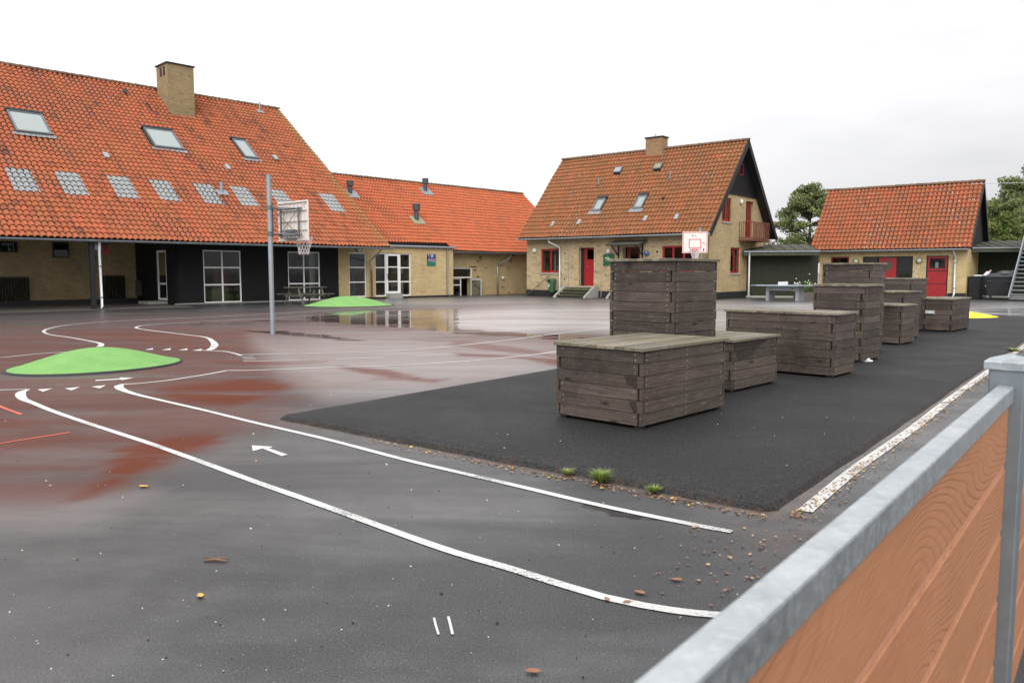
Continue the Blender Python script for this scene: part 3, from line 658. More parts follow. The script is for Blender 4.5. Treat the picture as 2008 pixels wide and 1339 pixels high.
stroke(PL, [(373, 739.5), (330, 746), (274, 752), (240, 754), (233, 757), (237, 763), (261.5, 772), (311, 784), (400, 804.5), (500, 829), (624, 857.6), (700, 877), (797, 902.5), (900, 926.5), (1000, 949.6), (1147, 984.5), (1244, 1005.6), (1325, 1022), (1390, 1035), (1435, 1043)], .08, fade=(.86, 1.0),
       ws=[.07, .07, .07, .1, .15, .14, .1, .085]+[.082]*12, label='white painted line running past the near edge of the black pad')
stroke(PL, [(373, 739.5), (410, 733.5), (446, 726.8)], .07)
stroke(PL, [(446, 726.6), (500, 726.2), (649, 720.6), (773.5, 716.8), (900, 709.4), (979, 702.5), (1039, 696.5), (1099, 688), (1200, 668), (1300, 650)], .075)
stroke(PL, [(472, 695.7), (600, 693), (723.7, 690), (820, 684.8), (900, 677.6), (999, 666.6), (1099, 653.7), (1200, 642), (1290, 629), (1390, 614), (1470, 606), (1600, 602)], .075)
stroke(PL, [(396, 687), (438, 689), (463, 694), (473, 697.6)], .075)
stroke(PL, [(194, 680), (199, 677), (195, 673), (174, 668.5), (137, 662), (99.6, 656.6), (87, 652), (87, 648), (99.6, 643.6), (124.5, 638.6), (159, 635), (224, 630), (348.6, 624.4), (500, 617), (620, 610.3), (723.7, 605), (800, 601.5), (870, 598), (960, 593)], .08, ws=[.16, .15, .12, .09, .08, .08, .1, .1, .08, .08]+[.08]*9)
stroke(PL, [(408, 687), (416, 683.4), (421, 677), (417, 669.7), (403, 661.5), (361, 656), (311, 650), (274, 645), (267, 642), (281, 638.4), (323.7, 635), (423, 629.6), (537, 624), (636.6, 618), (773.5, 609.8), (870, 604), (930, 601.3), (999, 601.9), (1099, 605.5), (1200, 609.2), (1400, 614)], .08, ws=[.14, .18, .2, .16, .1, .09, .09, .1, .1, .08, .07]+[.07]*10)
stroke(PL, [(-40, 704), (0, 701.6), (75, 694), (130, 690.5)], .07)
for a in ([(1107, 592.6), (1140, 591)], [(1150, 590), (1200, 588)], [(1017, 587.2), (1036, 586.8)], [(1069, 588.6), (1095, 588.3)], [(925, 589.5), (960, 589)], [(1190, 594.5), (1240, 596)]):
    stroke(PL, a, .09, 'paint_old', label='worn white dash painted near the brick house')
for a in ([(474, 700.5), (496, 699.2)], [(476, 703), (500, 701.8)], [(478, 705.8), (503, 704.6)], [(477, 709), (600, 706.4)], [(660, 704.7), (752, 701.2)], [(818, 698.6), (886, 694.9)]):
    stroke(PL, a, .06, label='short white dash of the cycle track centre line')
stroke(PL, [(1578, 1003), (1640, 950), (1688, 912), (1742, 874), (1796, 836), (1863, 783), (1940, 727), (1992, 691), (2040, 655)], .125, 'paint_old', z=.004, label='worn white painted edge line beside the right edge of the black pad')
stroke(PL, [(-60, 769), (0, 797), (42, 813)], .055, 'paint_red', label='short red painted line near the left of the yard')
stroke(PL, [(-60, 882), (0, 870.2), (137, 848.2)], .045, 'paint_red', label='long thin red painted line near the left of the yard')
for t in ([(73.5, 764), (103, 762), (84, 768.5)], [(126.5, 762), (157, 759), (141, 765.8)], [(179, 758.5), (208, 755.5), (196, 762)]):
    flat('painted_triangle', t, label='white give way triangle below the green mound')
for t in ([(284, 686.2), (300, 682.6), (300, 686)], [(316, 686.6), (335, 683), (334, 686.5)], [(350, 686.8), (368, 683.3), (367, 686.6)], [(377, 687.2), (397, 684.4), (394, 688)]):
    flat('painted_triangle', t, label='white give way triangle behind the green mound')
flat('painted_arrow', [(187, 747.2), (187, 745.4), (235, 742.6), (235, 740.6), (262, 741.2), (240, 745.6), (237, 744.4)], label='thin white painted arrow pointing right below the green mound')
z2_ = lambda a, b: (400+a/4.016, 570+b/4.016)
flat('painted_arrow', [z2_(375, 1220), z2_(543, 1230), z2_(515, 1243), z2_(660, 1293), z2_(610, 1305), z2_(462, 1245), z2_(385, 1266)], label='white painted arrow on the asphalt pointing left')
stroke('painted_scratch', [(851, 1212), (854, 1225), (860, 1245)], .014, 'paint_old', label='left of two short white paint marks in the foreground')
stroke('painted_scratch', [(879, 1209.6), (883, 1225), (887.5, 1244.5)], .016, 'paint_old', label='right of two short white paint marks in the foreground')
# ============================================================ MAIN SCHOOL BUILDING
MP = G(195, 607)
S = thing('school_building', 'long yellow brick school building with a big orange tiled roof and skylights', 'school building', MP, 44)
idf = lambda oy: (lambda u, z, d: (u, oy+d, z))
WY = 1.98; XL = -9.0
PITCH = 38
PATX = [-2.05, -.24, 1.96-.4, 3.79-.42, 5.66-.42, 7.37-.42, 9.2-.42, 11.98-.42]
def inpatch(x, r): return any(a <= x <= a+.86 and 2.2 < r < 3.5 for a in PATX)
SKY = [(-1.0, .32, 5.6, 6.93), (4.5, 5.85, 5.6, 6.93), (8.84, 9.56, 5.56, 6.93)]
def inopen(x, r): return any(a-.02 < x < b+.02 and c-.02 < r < d for a, b, c, d in SKY) or (6.42 < x < 7.72 and r > 8.5)
rpM = roofpt(0, 2.62, PITCH); RUN = 10.37
mb = MB(); pantiles(mb, XL, 13.54, 0, 2.62, RUN, PITCH, 'tile_main', skip=lambda x, r: inpatch(x, r) or inopen(x, r), vmat='tile_verge')
mb.build('roof_tiles', S, smooth=False)
for a in PATX:
    m_ = MB(); pantiles(m_, XL, 13.54, 0, 2.62, RUN, PITCH, 'translucent_tile', only=lambda x, r: a <= x <= a+.86 and 2.2 < r < 3.5); m_.build('translucent_tiles', S)
mb = MB()
def slab(mb, x0, x1, y0, z0, run, pitch, th, mat, mirror_y=None):
    rp = roofpt(y0, z0, pitch); mb.box(x0, x1, 0, run, -th, -.002, mat, fr=lambda q: rp(q[0], q[1], q[2]))
slab(mb, XL, 13.50, .02, 2.62, RUN-.02, PITCH, .14, 'black_trim')
zr = 2.62+RUN*math.tan(R(PITCH)); mb.quad([(XL, RUN, zr), (13.5, RUN, zr), (13.5, 2*RUN, 2.62), (XL, 2*RUN, 2.62)], 'tile_verge')
mb.build('roof_deck', S); ridge_tiles(S, XL, 13.56, RUN, zr+.03)
gutter(S, XL, 13.58, -.06, 2.56)
for i, a in enumerate(SKY): skylight(S, rpM, *a)
# chimney
mb = MB(); mb.box(6.42, 7.74, 8.48, 9.80, 8.6, 11.66, 'brick_chimney'); ch = mb.build('chimney', S)
mb = MB(); mb.box(6.36, 7.80, 8.42, 9.86, 11.66, 11.72, 'black_trim'); mb.build('chimney_cap', ch)
mb = MB()
for a in (8.78, 9.16): mb.box(6.405, 6.43, a, a+.2, 11.12, 11.55, 'flue_dark')
mb.build('flue_opening', ch)
mb = MB(); mb.box(6.38, 7.78, 8.30, 8.5, 9.08, 9.16, 'flashing_mossy'); mb.build('flashing', ch)
vent(S, rpM, 12.0, 9.75, .55, .045, cap=False, plate=.18, name='vent_pipe', mat='zinc'); vent(S, rpM, 6.33, 2.95, .5, .075, cap=False, plate=.24, name='vent_pipe', mat='zinc')
mb = MB(); mb.tube([rpM(4.73, 9.65, 0), rpM(4.73, 9.45, .2)], .09, 'vent_grey', 10); mb.build('roof_vent', S)
for (x, r) in ((2.07, 4.7), (7.49, 4.72), (10.63, 5.85)):
    mb = MB(); mb.box(x-.1, x+.1, r-.18, r+.12, .03, .12, 'translucent_tile', fr=lambda q: rpM(*q)); mb.build('vent_tile', S)
# walls
fF = idf(WY)
mb = MB(); WIN = [(4.92, 6.66, .04, 2.34), (9.0, 10.73, .04, 2.35)]
wall(mb, 3.72, 11.78, .06, 2.75, .25, 'black_boards', WIN, fF); mb.build('black_timber_wall', S)
mb = MB(); mb.box(3.70, 11.80, WY-.03, WY+.2, 0, .058, 'concrete'); mb.build('plinth', S)
BW = [(12.40, 13.46, .12, 2.37), (14.0, 16.36, .12, 2.37)]
mb = MB(); wall(mb, 11.78, 19.37, 0.10, 2.74, .3, 'brick_clean', BW, idf(WY-.012)); wall(mb, WY+.3, 3.5, .1, 2.74, .3, 'brick_clean', [], lambda u, z, d: (19.37-d, u, z))
mb.build('brick_wall', S)
mb = MB(); mb.box(16.36, 19.38, WY-.03, WY+.2, -.05, .098, 'plinth_black'); mb.build('plinth', S); mb = MB(); mb.box(11.78, 14.0, WY-.02, WY+.2, -.05, .098, 'plinth_black'); mb.build('plinth', S)
window(S, fF, *WIN[0], .03, 'white_frame', [.5], [.345, .672], .055, bar=.062)
window(S, fF, *WIN[1], .03, 'white_frame', [.5], [.345, .672], .055, bar=.062)
window(S, fF, *BW[0], .04, 'white_frame', [], [.335, .665], .06, bar=.06)
window(S, fF, 14.0, 14.72, .12, 2.37, .05, 'white_frame', [], [.335, .665], .06, bar=.06)
window(S, fF, 15.62, 16.36, .12, 2.37, .05, 'white_frame', [], [.335, .665], .06, bar=.06)
d_ = window(S, fF, 14.73, 15.61, .26, 2.35, .03, 'white_frame', [], [.30, .665], .12, bar=.06, name='glass_door')
mb = MB(); mb.tube([(14.79, WY-.03, 1.02), (14.79, WY-.03, 1.3)], .018, 'dark_frame', 6); mb.tube([(14.79, WY-.03, 1.12), (14.9, WY-.03, 1.12)], .014, 'dark_frame', 6); mb.build('handle', d_)
mb = MB(); mb.box(14.74, 15.60, WY-.25, WY+.1, 0, .25, 'concrete'); mb.build('door_step', S)
# interiors seen through the glass
mb = MB()
mb.box(4.0, 13.9, 5.3, 5.4, 0, 2.9, 'inside_wall'); mb.box(13.9, 19.0, 4.6, 4.7, 0, 2.9, 'inside_wall'); mb.box(4.0, 19.0, 2.3, 5.3, .0, .03, 'inside_wall'); mb.box(4.0, 19.0, 2.3, 5.3, 2.7, 2.75, 'inside_pale')
mb.box(5.84, 6.6, 3.0, 3.06, .7, 1.6, 'inside_red'); mb.box(5.8, 6.6, 3.1, 3.2, 0.03, .7, 'inside_wall'); mb.box(10.4, 10.7, 2.4, 2.45, .05, 2.3, 'inside_pale')
mb.box(12.5, 12.75, 2.5, 2.53, .1, 2.35, 'curtain'); mb.box(12.95, 13.2, 2.55, 2.58, .1, 2.35, 'curtain'); mb.box(15.9, 16.3, 2.6, 3.2, .15, .85, 'inside_pale'); mb.box(15.95, 16.3, 2.6, 3.2, 1.3, 1.6, 'inside_pale')
mb.build('interior', S)
# arcade: brick back wall, black side wall with door, posts
mb = MB(); wall(mb, XL, 3.72, 0.0, 4.6, .2, 'brick_yellow', [], idf(6.28)); mb.build('arcade_wall', S)
mb = MB(); sF = lambda u, z, d: (3.71+d, u, z)
wall(mb, WY, 6.28, .05, 2.9, .1, 'black_boards', [(2.9, 3.96, .16, 2.34)], sF); mb.build('black_timber_wall', S)
dr = window(S, sF, 2.92, 3.94, .17, 2.33, .02, 'white_frame', [], [.33], .09, bar=.08, name='glass_door')
mb = MB(); mb.tube([(3.66, 3.86, .95), (3.66, 3.86, 1.25)], .02, 'dark_frame', 6); mb.build('handle', dr)
mb = MB(); mb.box(2.9, 3.70, 2.85, 4.0, .02, .14, 'concrete'); mb.build('door_step', S)
mb = MB(); mb.box(3.62, 3.70, 5.65, 6.2, .3, 1.0, 'vent_grey'); mb.build('meter_box', S)
for a, b, c, d in ((-4.6, -.68, .1, 1.19), (2.2, 3.12, .08, 1.23)):
    mb = MB(); mb.box(a, b, 6.10, 6.2, c, c+.08, 'dark_frame'); mb.box(a, b, 6.10, 6.2, d-.08, d, 'dark_frame'); x = a
    while x < b-.04: mb.box(x, x+.065, 6.12, 6.18, c+.08, d-.08, 'dark_slats'); x += .11
    mb.build('slatted_panel', S)
mb = MB(); mb.box(XL, 3.6, 5.7, 6.2, .0, .2, 'dark_frame'); mb.build('low_bench', S)
for a, b, c, d in ((.3, .92, 2.0, 2.66), (-2.4, -1.02, 2.2, 2.64)):
    m_ = MB(); m_.box(a, b, 6.2, 6.27, c, d, 'dark_frame'); m_.box(a+.05, b-.05, 6.19, 6.2, c+.05, d-.05, 'glass'); m_.build('high_window', S)
mb = MB()
for k in range(5): mb.tube([(-1.55+k*.09+.035*math.cos(t), 6.17, 2.52+.035*math.sin(t)*(1.2 if k else .8)) for t in [i*.7 for i in range(9)]], .006, 'white_mark', 4)
mb.tube([(-1.36, 6.17, 2.46), (-1.34, 6.17, 2.28)], .006, 'white_mark', 4); mb.tube([(-1.18, 6.17, 2.46), (-1.16, 6.17, 2.26)], .006, 'white_mark', 4); mb.build('chalk_scribble', S)
for x in (0.0-.1, -6.2):
    mb = MB(); mb.box(x-.1, x+.06, .12, .28, .03, 2.5, 'black_trim'); mb.build('post', S)
mb = MB(); mb.box(XL, 12.0, .12, .28, 2.5, 2.68, 'black_trim'); mb.build('eaves_beam', S)
mb = MB(); x = XL+.2
while x < 13.4: mb.box(x, x+.07, .02, WY, 2.56, 2.66, 'black_trim'); x += .95
mb.build('rafter_ends', S)
downpipe(S, [(.1, -.04, 2.5), (.1, -.02, 2.3), (.1, .02, 2.1), (.1, .02, .12), (.08, -.05, .05)], 'pipe_light', .048, clips=[(.1, .02, 1.6), (.1, .02, .45)])
downpipe(S, [(11.75+1.15, -.06, 2.5), (12.9, .1, 2.36), (13.6, WY-.1, 1.95), (13.7, WY-.1, 1.8), (13.7, WY-.1, 1.45)], 'zinc_light', .04)
downpipe(S, [(13.7, WY-.1, 1.45), (13.7, WY-.1, .12)], 'rust_pipe', .052, clips=[(13.7, WY-.1, .3)])
wall_lamp(S, (12.96, WY-.02, 2.52), (0, -1, 0), .12, 'lamp_glass', 'dark_frame')
downpipe(S, [(18.88, WY-.1, 2.7), (18.88, WY-.08, 2.6), (18.88, WY-.08, .2), (18.95, WY-.2, .04)], 'zinc', .045, clips=[(18.88, WY-.08, .3)])
mb = MB(); mb.box(13.58, 19.5, WY-.10, 3.5, 2.745, 2.80, 'black_trim'); mb.tube([(13.6, WY-.13, 2.74), (19.5, WY-.13, 2.74)], .06, 'zinc', 10); mb.build('flat_roof', S)
# gable end wall of the big roof (faces right)
mb = MB(); mb.quad([(13.3, .3, 2.6), (13.3, 2*RUN-.3, 2.6), (13.3, RUN, zr-.3)], 'black_boards', [(.3, 2.6), (20, 2.6), (10, 10.5)]); mb.quad([(13.3, 3.3, 0), (13.3, 2*RUN-.6, 0), (13.3, 2*RUN-.6, 2.62), (13.3, 3.3, 2.62)], 'brick_yellow', [(0, 0), (17, 0), (17, 2.6), (0, 2.6)]); mb.build('gable_wall', S)
# ---- wing
Wg = thing('school_wing', 'lower brick school wing with a bright orange tiled roof and three flue vents', 'school building', MP, 44)
rpW = roofpt(2.58, 2.61, 40); RW = 5.2
mb = MB(); pantiles(mb, 13.3, 31.3, 2.58, 2.61, RW, 40, 'tile_wing', skip=lambda x, r: x < 19.95 and r < .47); mb.build('roof_tiles', Wg)
mb = MB(); slab(mb, 19.95, 31.2, 2.6, 2.61, RW-.02, 40, .12, 'black_trim'); rp2 = roofpt(2.58, 2.61, 40); mb.box(13.3, 19.95, .50, RW, -.12, -.002, 'black_trim', fr=lambda q: rp2(*q))
zw = 2.61+RW*math.tan(R(40)); mb.quad([(13.3, 2.58+RW, zw), (31.2, 2.58+RW, zw), (31.2, 2.58+2*RW, 2.61), (13.3, 2.58+2*RW, 2.61)], 'tile_wing'); mb.box(13.58, 19.9, 2.98, 3.04, 2.80, 2.97, 'black_trim'); mb.build('roof_deck', Wg)
ridge_tiles(Wg, 13.3, 31.32, 2.58+RW, zw+.03); gutter(Wg, 19.9, 31.2, 2.52, 2.55)
for (x, r, h, k, f) in ((15.54, 3.75, .75, .12, 'flashing'), (21.65, 4.5, .8, .12, 'flashing'), (18.96, 2.1, .95, .14, 'flashing_mossy')): vent(Wg, rpW, x, r, h, k, plate=.42, fm=f)
mb = MB(); wf = idf(3.18); wall(mb, 19.37, 30.9, -.3, 2.62, .3, 'brick_wing', [(20.4, 21.97, 1.03, 1.64), (20.4, 21.83, -.3, 1.0)], wf); mb.build('brick_wall', Wg)
window(Wg, wf, 20.4, 21.97, 1.04, 1.64, .04, 'white_frame', [], [], .06)
window(Wg, wf, 20.4, 21.12, -.3, 1.02, .04, 'white_frame', [], [.7], .06)
mb = MB(); lf = lambda u, z, d: (21.83+u*.93, 3.18-u*.36+d, z)
window(Wg, lf, 0, .72, -.3, .97, -.02, 'zinc_light', [], [], .07, name='open_door')
mb = MB(); mb.box(19.5, 27, 4.6, 4.7, -.3, 2.4, 'dark_inside'); mb.box(19.5, 27, 3.6, 4.6, -.35, -.3, 'dark_inside'); mb.box(19.5, 27, 3.6, 4.6, 2.4, 2.45, 'dark_inside'); mb.box(21.4, 21.75, 3.9, 4.2, -.3, .2, 'flag_purple'); mb.build('interior', Wg)
downpipe(Wg, [(24.64, 2.5, 2.5), (24.64, 2.6, 2.3), (24.6, 2.75, 2.15), (24.1, 3.1, 1.85), (24.05, 3.1, 1.7), (24.05, 3.1, .0)], 'zinc', .045)
wall_lamp(Wg, (24.55, 3.18, 1.02), (0, -1, 0), .1, 'stone_white', 'brick_wing')
mb = MB(); mb.quad([(30.9, 3.2, 0), (30.9, 12.3, 0), (30.9, 12.3, 2.6), (30.9, 2.58+RW, zw-.2), (30.9, 3.2, 2.6)], 'brick_wing', [(0, 0), (9, 0), (9, 2.6), (4.6, 6.6), (0, 2.6)]); mb.build('gable_wall', Wg)
# mural and hanging banner
mu = thing('mural_panel', 'small painted panel with blue sky and green ground on the brick wall', 'painting', MP+hd(44)*17.75+hd(-46)*(WY-.05)+np.array([0, 0, 2.05]), 44)
mb = MB(); mb.quad([(-.3, 0, -.32), (.3, 0, -.32), (.3, 0, .27), (.26, 0, .32), (-.3, 0, .32)], 'mural_blue'); mb.box(-.3, .3, .002, .03, -.32, .32, 'dark_frame')
mb.quad([(-.29, -.004, -.31), (.29, -.004, -.31), (.29, -.004, -.06), (-.29, -.004, -.08)], 'mural_green')
for i in range(7): a = -.25+i*.08; mb.box(a, a+.035, -.008, -.005, -.1+random.uniform(-.03, .03), .06+random.uniform(-.05, .1), 'mural_pink')
for a, b, r in ((-.22, .27, .03), (-.17, .2, .025), (0, .22, .035), (.08, .27, .04), (.12, .2, .03), (.03, .15, .035), (-.06, .28, .03)): mb.disc((a, -.006, b), (1, 0, 0), (0, 0, 1), r, r, 'white_mark', 8)
mb.build('painting', mu)
hb = thing('hanging_banner', 'red and grey cloth banner hanging under the eaves behind the left downpipe', 'banner', MP+hd(44)*.35+hd(-46)*.8+np.array([0, 0, 2.1]), 44)
mb = MB(); mb.box(-.3, .28, 0, .012, .0, .34, 'flag_purple'); mb.quad([(-.02, -.006, .3), (.36, -.006, -.02), (.36, -.006, .3)], 'flag_red'); mb.quad([(-.15, -.006, .14), (-.05, -.006, .12), (-.04, -.006, .36), (-.14, -.006, .36)], 'white_mark'); mb.quad([(.0, -.006, -.04), (.36, -.006, -.04), (.34, -.006, .0), (.14, -.006, .16)], 'flag_red'); mb.build('cloth', hb)
mb = MB(); mb.tube([(-.3, 0, .36), (.36, 0, .36)], .015, 'dark_frame', 6); mb.tube([(-.2, 0, .36), (-.2, 0, .5)], .01, 'dark_frame', 5); mb.tube([(.25, 0, .36), (.25, 0, .5)], .01, 'dark_frame', 5); mb.build('rod', hb)
# paved apron below the arcade
mb = MB(); mb.box(-10, 3.4, -.45, 6.2, -.05, .02, 'apron_paving'); mb.box(3.4, 11.9, 1.55, 1.95, -.05, .015, 'apron_paving'); mb.build('pavement', loc=tuple(MP), rz=R(46)); tag(bpy.data.objects['pavement'], 'strip of paving under the school eaves', kind='structure')
# ============================================================ BRICK HOUSE
HP = G(1033, 580); Hs = thing('brick_house', 'yellow brick house with steep orange tiled roof, red doors and black timber gable', 'house', HP, 128.8)
rpH = roofpt(-.6, 3.32, 48); RH = 4.45; HX0, HX1 = -.2, 11.66; zh = 3.32+RH*math.tan(R(48))
SK2 = [(4.05, 4.62, 1.25, 1.92), (6.65, 7.2, 1.25, 1.94)]; HAT = [(4.17, 4.66, 3.28, 3.58), (6.72, 7.2, 3.28, 3.56)]
mb = MB(); pantiles(mb, HX0, HX1, -.6, 3.32, RH, 48, 'tile_house', skip=lambda x, r: any(a-.02 < x < b+.02 and c < r < d for a, b, c, d in SK2+HAT)); mb.build('roof_tiles', Hs)
mb = MB(); slab(mb, HX0, HX1-.02, -.58, 3.32, RH-.01, 48, .16, 'black_trim')
yb = -.6+2*RH; mb.box(HX0, HX1-.02, -.58, RH-.62, -.16, -.002, 'black_trim', fr=lambda q: (lambda p_: (p_[0], yb-.6-p_[1], p_[2]))(rpH(q[0], q[1]+.6, q[2])))
mb.quad([(HX0, -.6+RH, zh+.05), (HX1, -.6+RH, zh+.05), (HX1, yb, 3.37), (HX0, yb, 3.37)], 'tile_house', [(0, 21), (55, 21), (55, 0), (0, 0)]); mb.build('roof_deck', Hs)
ridge_tiles(Hs, HX0, HX1+.03, -.6+RH, zh+.03); gutter(Hs, HX0-.05, HX1+.02, -.66, 3.26, 'zinc_light', .06)
# barge boards
mb = MB()
for mir in (False, True):
    def bf(q, mir=mir):
        p_ = rpH(q[0], q[1], q[2]); return (p_[0], yb-.6-p_[1] if mir else p_[1], p_[2])
    mb.box(HX1-.01, HX1+.03, -.05, RH, -.22, .05, 'black_trim', fr=bf)
mb.build('barge_boards', Hs)
for a in SK2: skylight(Hs, rpH, *a, lift=.07)
for i, a in enumerate(HAT):
    mb = MB(); mb.box(*a, .0, .12, 'galv_dark', fr=lambda q: rpH(*q)); mb.box(a[0]+.05, a[1]-.05, a[2]+.04, a[3]-.04, .12, .13, 'translucent_tile' if i == 0 else 'flashing_mossy', fr=lambda q: rpH(*q)); mb.build('roof_hatch', Hs)
for x, r in ((3.55, 2.7), (8.07, 2.7)): vent(Hs, rpH, x, r, .45, .035, cap=False, plate=.1, name='vent_pipe', mat='zinc')
for x, r in ((1.8, .67), (3.57, .7), (7.72, .72), (9.49, .73)):
    mb = MB(); mb.box(x-.1, x+.1, r-.1, r+.13, .03, .075, 'translucent_tile', fr=lambda q: rpH(*q)); mb.build('vent_tile', Hs)
mb = MB(); mb.box(5.75, 6.8, RH-.6-.32, RH-.6+.32, zh-.7, 8.88, 'brick_chimney_red'); ch = mb.build('chimney', Hs)
mb = MB(); mb.box(5.70, 6.85, RH-.97, RH-.23, 8.88, 8.95, 'black_trim'); mb.tube([(6.2, RH-.6, 8.95), (6.2, RH-.6, 9.12)], .04, 'zinc', 8); mb.build('chimney_cap', ch)
hf = idf(0); HB = 7.7; XG = 11.2
HO = [(1.03, 2.36, 1.35, 2.70), (3.64, 4.63, .62, 2.72), (6.45, 7.5, .5, 2.7), (8.78, 10.6, 1.35, 2.72)]
mb = MB(); wall(mb, 0, XG, .36, 3.5, .34, 'brick_mottled', HO, hf); mb.box(-.0, .34, .34, HB, .36, 3.6, 'brick_mottled', skip='f'); mb.build('brick_wall', Hs)
gf = lambda u, z, d: (XG-d, u, z)
GO = [(1.78, 2.93, 3.98, 5.2), (4.85, 5.95, 3.25, 5.2), (2.96, 4.2, 1.33, 2.67)]
mb = MB(); wall(mb, .0, HB, .36, 5.44, .34, 'brick_yellow', GO, gf); o = mb.build('gable_wall', Hs)
# trim the gable wall to the roof slopes
bm = bmesh.new(); bm.from_mesh(o.data); t48 = math.tan(R(48))
for sgn, y0 in ((1, -.6), (-1, yb)):
    no = Vector((0, -sgn*t48, 1)).normalized(); bmesh.ops.bisect_plane(bm, geom=bm.verts[:]+bm.edges[:]+bm.faces[:], plane_co=(0, y0, 3.32-.12), plane_no=no, clear_outer=True)
bm.to_mesh(o.data); bm.free()
mb = MB(); ym = -.6+RH; yl = (5.44-3.2)/t48-.6
mb.quad([(XG+.03, yl, 5.44), (XG+.03, yb-.6-yl, 5.44), (XG+.03, ym, zh-.15)], 'black_boards', [(yl, 5.4), (yb-.6-yl, 5.4), (ym, zh)]); mb.box(XG-.05, XG+.05, yl-.05, yb-.55-yl, 5.40, 5.46, 'black_trim'); mb.build('black_timber_gable', Hs)
mb = MB(); mb.box(-.02, XG+.02, -.03, .3, -.05, .358, 'plinth_black'); mb.box(XG-.3, XG+.03, .3, HB, -.05, .358, 'plinth_black'); mb.build('plinth', Hs)
mb = MB(); mb.box(0, XG, HB-.3, HB, 0, 3.4, 'brick_yellow'); mb.build('back_wall', Hs)
window(Hs, hf, *HO[0], .06, 'red_paint', [.5], [], .09, bar=.11, sill='concrete')
window(Hs, hf, *HO[3], .06, 'red_paint', [.33, .66], [], .09, bar=.1, sill='concrete')
window(Hs, gf, *GO[0], .06, 'red_paint', [.5], [], .09, bar=.11, sill='concrete')
window(Hs, gf, *GO[2], .06, 'red_paint', [.5], [], .09, bar=.11, sill='concrete')
window(Hs, lambda u, z, d: (XG+.06-d, u, z), 3.76, 4.22, 6.47, 7.1, .0, 'dark_red_paint', [], [], .05)
def red_door(parent, fr, u0, u1, z0, z1, rec, mat, pane_z, label=None):
    mb = MB(); f = .08
    fbox(mb, u0+.003, u0+f, z0, z1-.003, rec-.02, rec+.05, mat, fr); fbox(mb, u1-f, u1-.003, z0, z1-.003, rec-.02, rec+.05, mat, fr); fbox(mb, u0+f, u1-f, z1-f, z1-.003, rec-.02, rec+.05, mat, fr)
    fbox(mb, u0+f+.004, u1-f-.004, z0, pane_z, rec, rec+.04, mat, fr); fbox(mb, u0+f+.004, u0+f+.09, pane_z, z1-f-.004, rec, rec+.04, mat, fr); fbox(mb, u1-f-.09, u1-f-.004, pane_z, z1-f-.004, rec, rec+.04, mat, fr)
    o = mb.build('door', parent); g = MB(); fbox(g, u0+f+.08, u1-f-.08, pane_z, z1-f, rec+.015, rec+.02, 'glass', fr); g.build('pane', o)
    h = MB(); h.tube([fr(u0+f+.06, (z0+z1)/2, rec-.04), fr(u0+f+.18, (z0+z1)/2, rec-.04)], .012, 'zinc', 6); h.build('handle', o); return o
red_door(Hs, hf, 3.86, 4.63, .62, 2.70, .26, 'red_paint', 2.08)
mb = MB(); mb.box(3.64, 3.86, .24, .3, .62, 2.72, 'dark_frame'); mb.build('door_frame', Hs)
red_door(Hs, hf, 6.6, 7.45, .5, 2.68, .24, 'dark_red_paint', 1.5)
window(Hs, gf, 4.93, 5.86, 3.27, 5.18, .12, 'red_paint', [.5], [.45], .09, bar=.1, name='balcony_door')
mb = MB(); fbox(mb, 5.02, 5.40, 3.33, 4.08, .15, .17, 'red_paint', gf); fbox(mb, 5.46, 5.80, 3.33, 4.08, .15, .17, 'red_paint', gf); mb.build('door_panels', Hs)
wall_lamp(Hs, (.59, 0, 2.62), (0, -1, 0), .13, 'lamp_glass', 'zinc_light'); wall_lamp(Hs, (5.59, 0, 2.5), (0, -1, 0), .13, 'lamp_glass', 'zinc_light'); wall_lamp(Hs, (XG, 4.06, 5.1), (1, 0, 0), .13, 'lamp_glass', 'zinc_light')
mb = MB(); mb.box(.5, 10.9, 2.6, 2.7, .3, 3.1, 'dark_inside'); mb.box(XG-3, XG-2.9, 1, 7, 3.1, 5.3, 'dark_inside'); mb.box(.5, XG-.5, .4, 7, 3.0, 3.05, 'dark_inside'); mb.box(1.62, 1.72, .5, .52, 1.4, 2.65, 'inside_pale'); mb.box(1.9, 2.2, .35, .5, 1.38, 1.75, 'leaf_dark')
mb.box(XG-.55, XG-.5, 3.1, 3.35, 1.4, 2.6, 'inside_pale'); mb.box(XG-.55, XG-.5, 3.75, 4.1, 1.4, 2.6, 'inside_pale'); mb.build('interior', Hs)
downpipe(Hs, [(2.02, -.64, 3.22), (2.02, -.6, 3.05), (2.42, -.12, 2.78), (2.42, -.1, 2.6), (2.42, -.1, .1), (2.34, -.25, .04)], 'pipe_light', .048)
mb = MB(); mb.tube([(2.96, -.02, 3.25), (2.96, -.02, .6)], .012, 'zinc', 5); mb.build('wall_cable', Hs)
mb = MB()
for z in (2.42, .98): mb.disc((2.7, -.012, z), (1, 0, 0), (0, 0, 1), .05, .05, 'dark_frame', 10, .02, (0, 1, 0))
mb.disc((8.5, -.012, 2.42), (1, 0, 0), (0, 0, 1), .06, .06, 'dark_frame', 10, .02, (0, 1, 0)); mb.build('wall_vents', Hs)
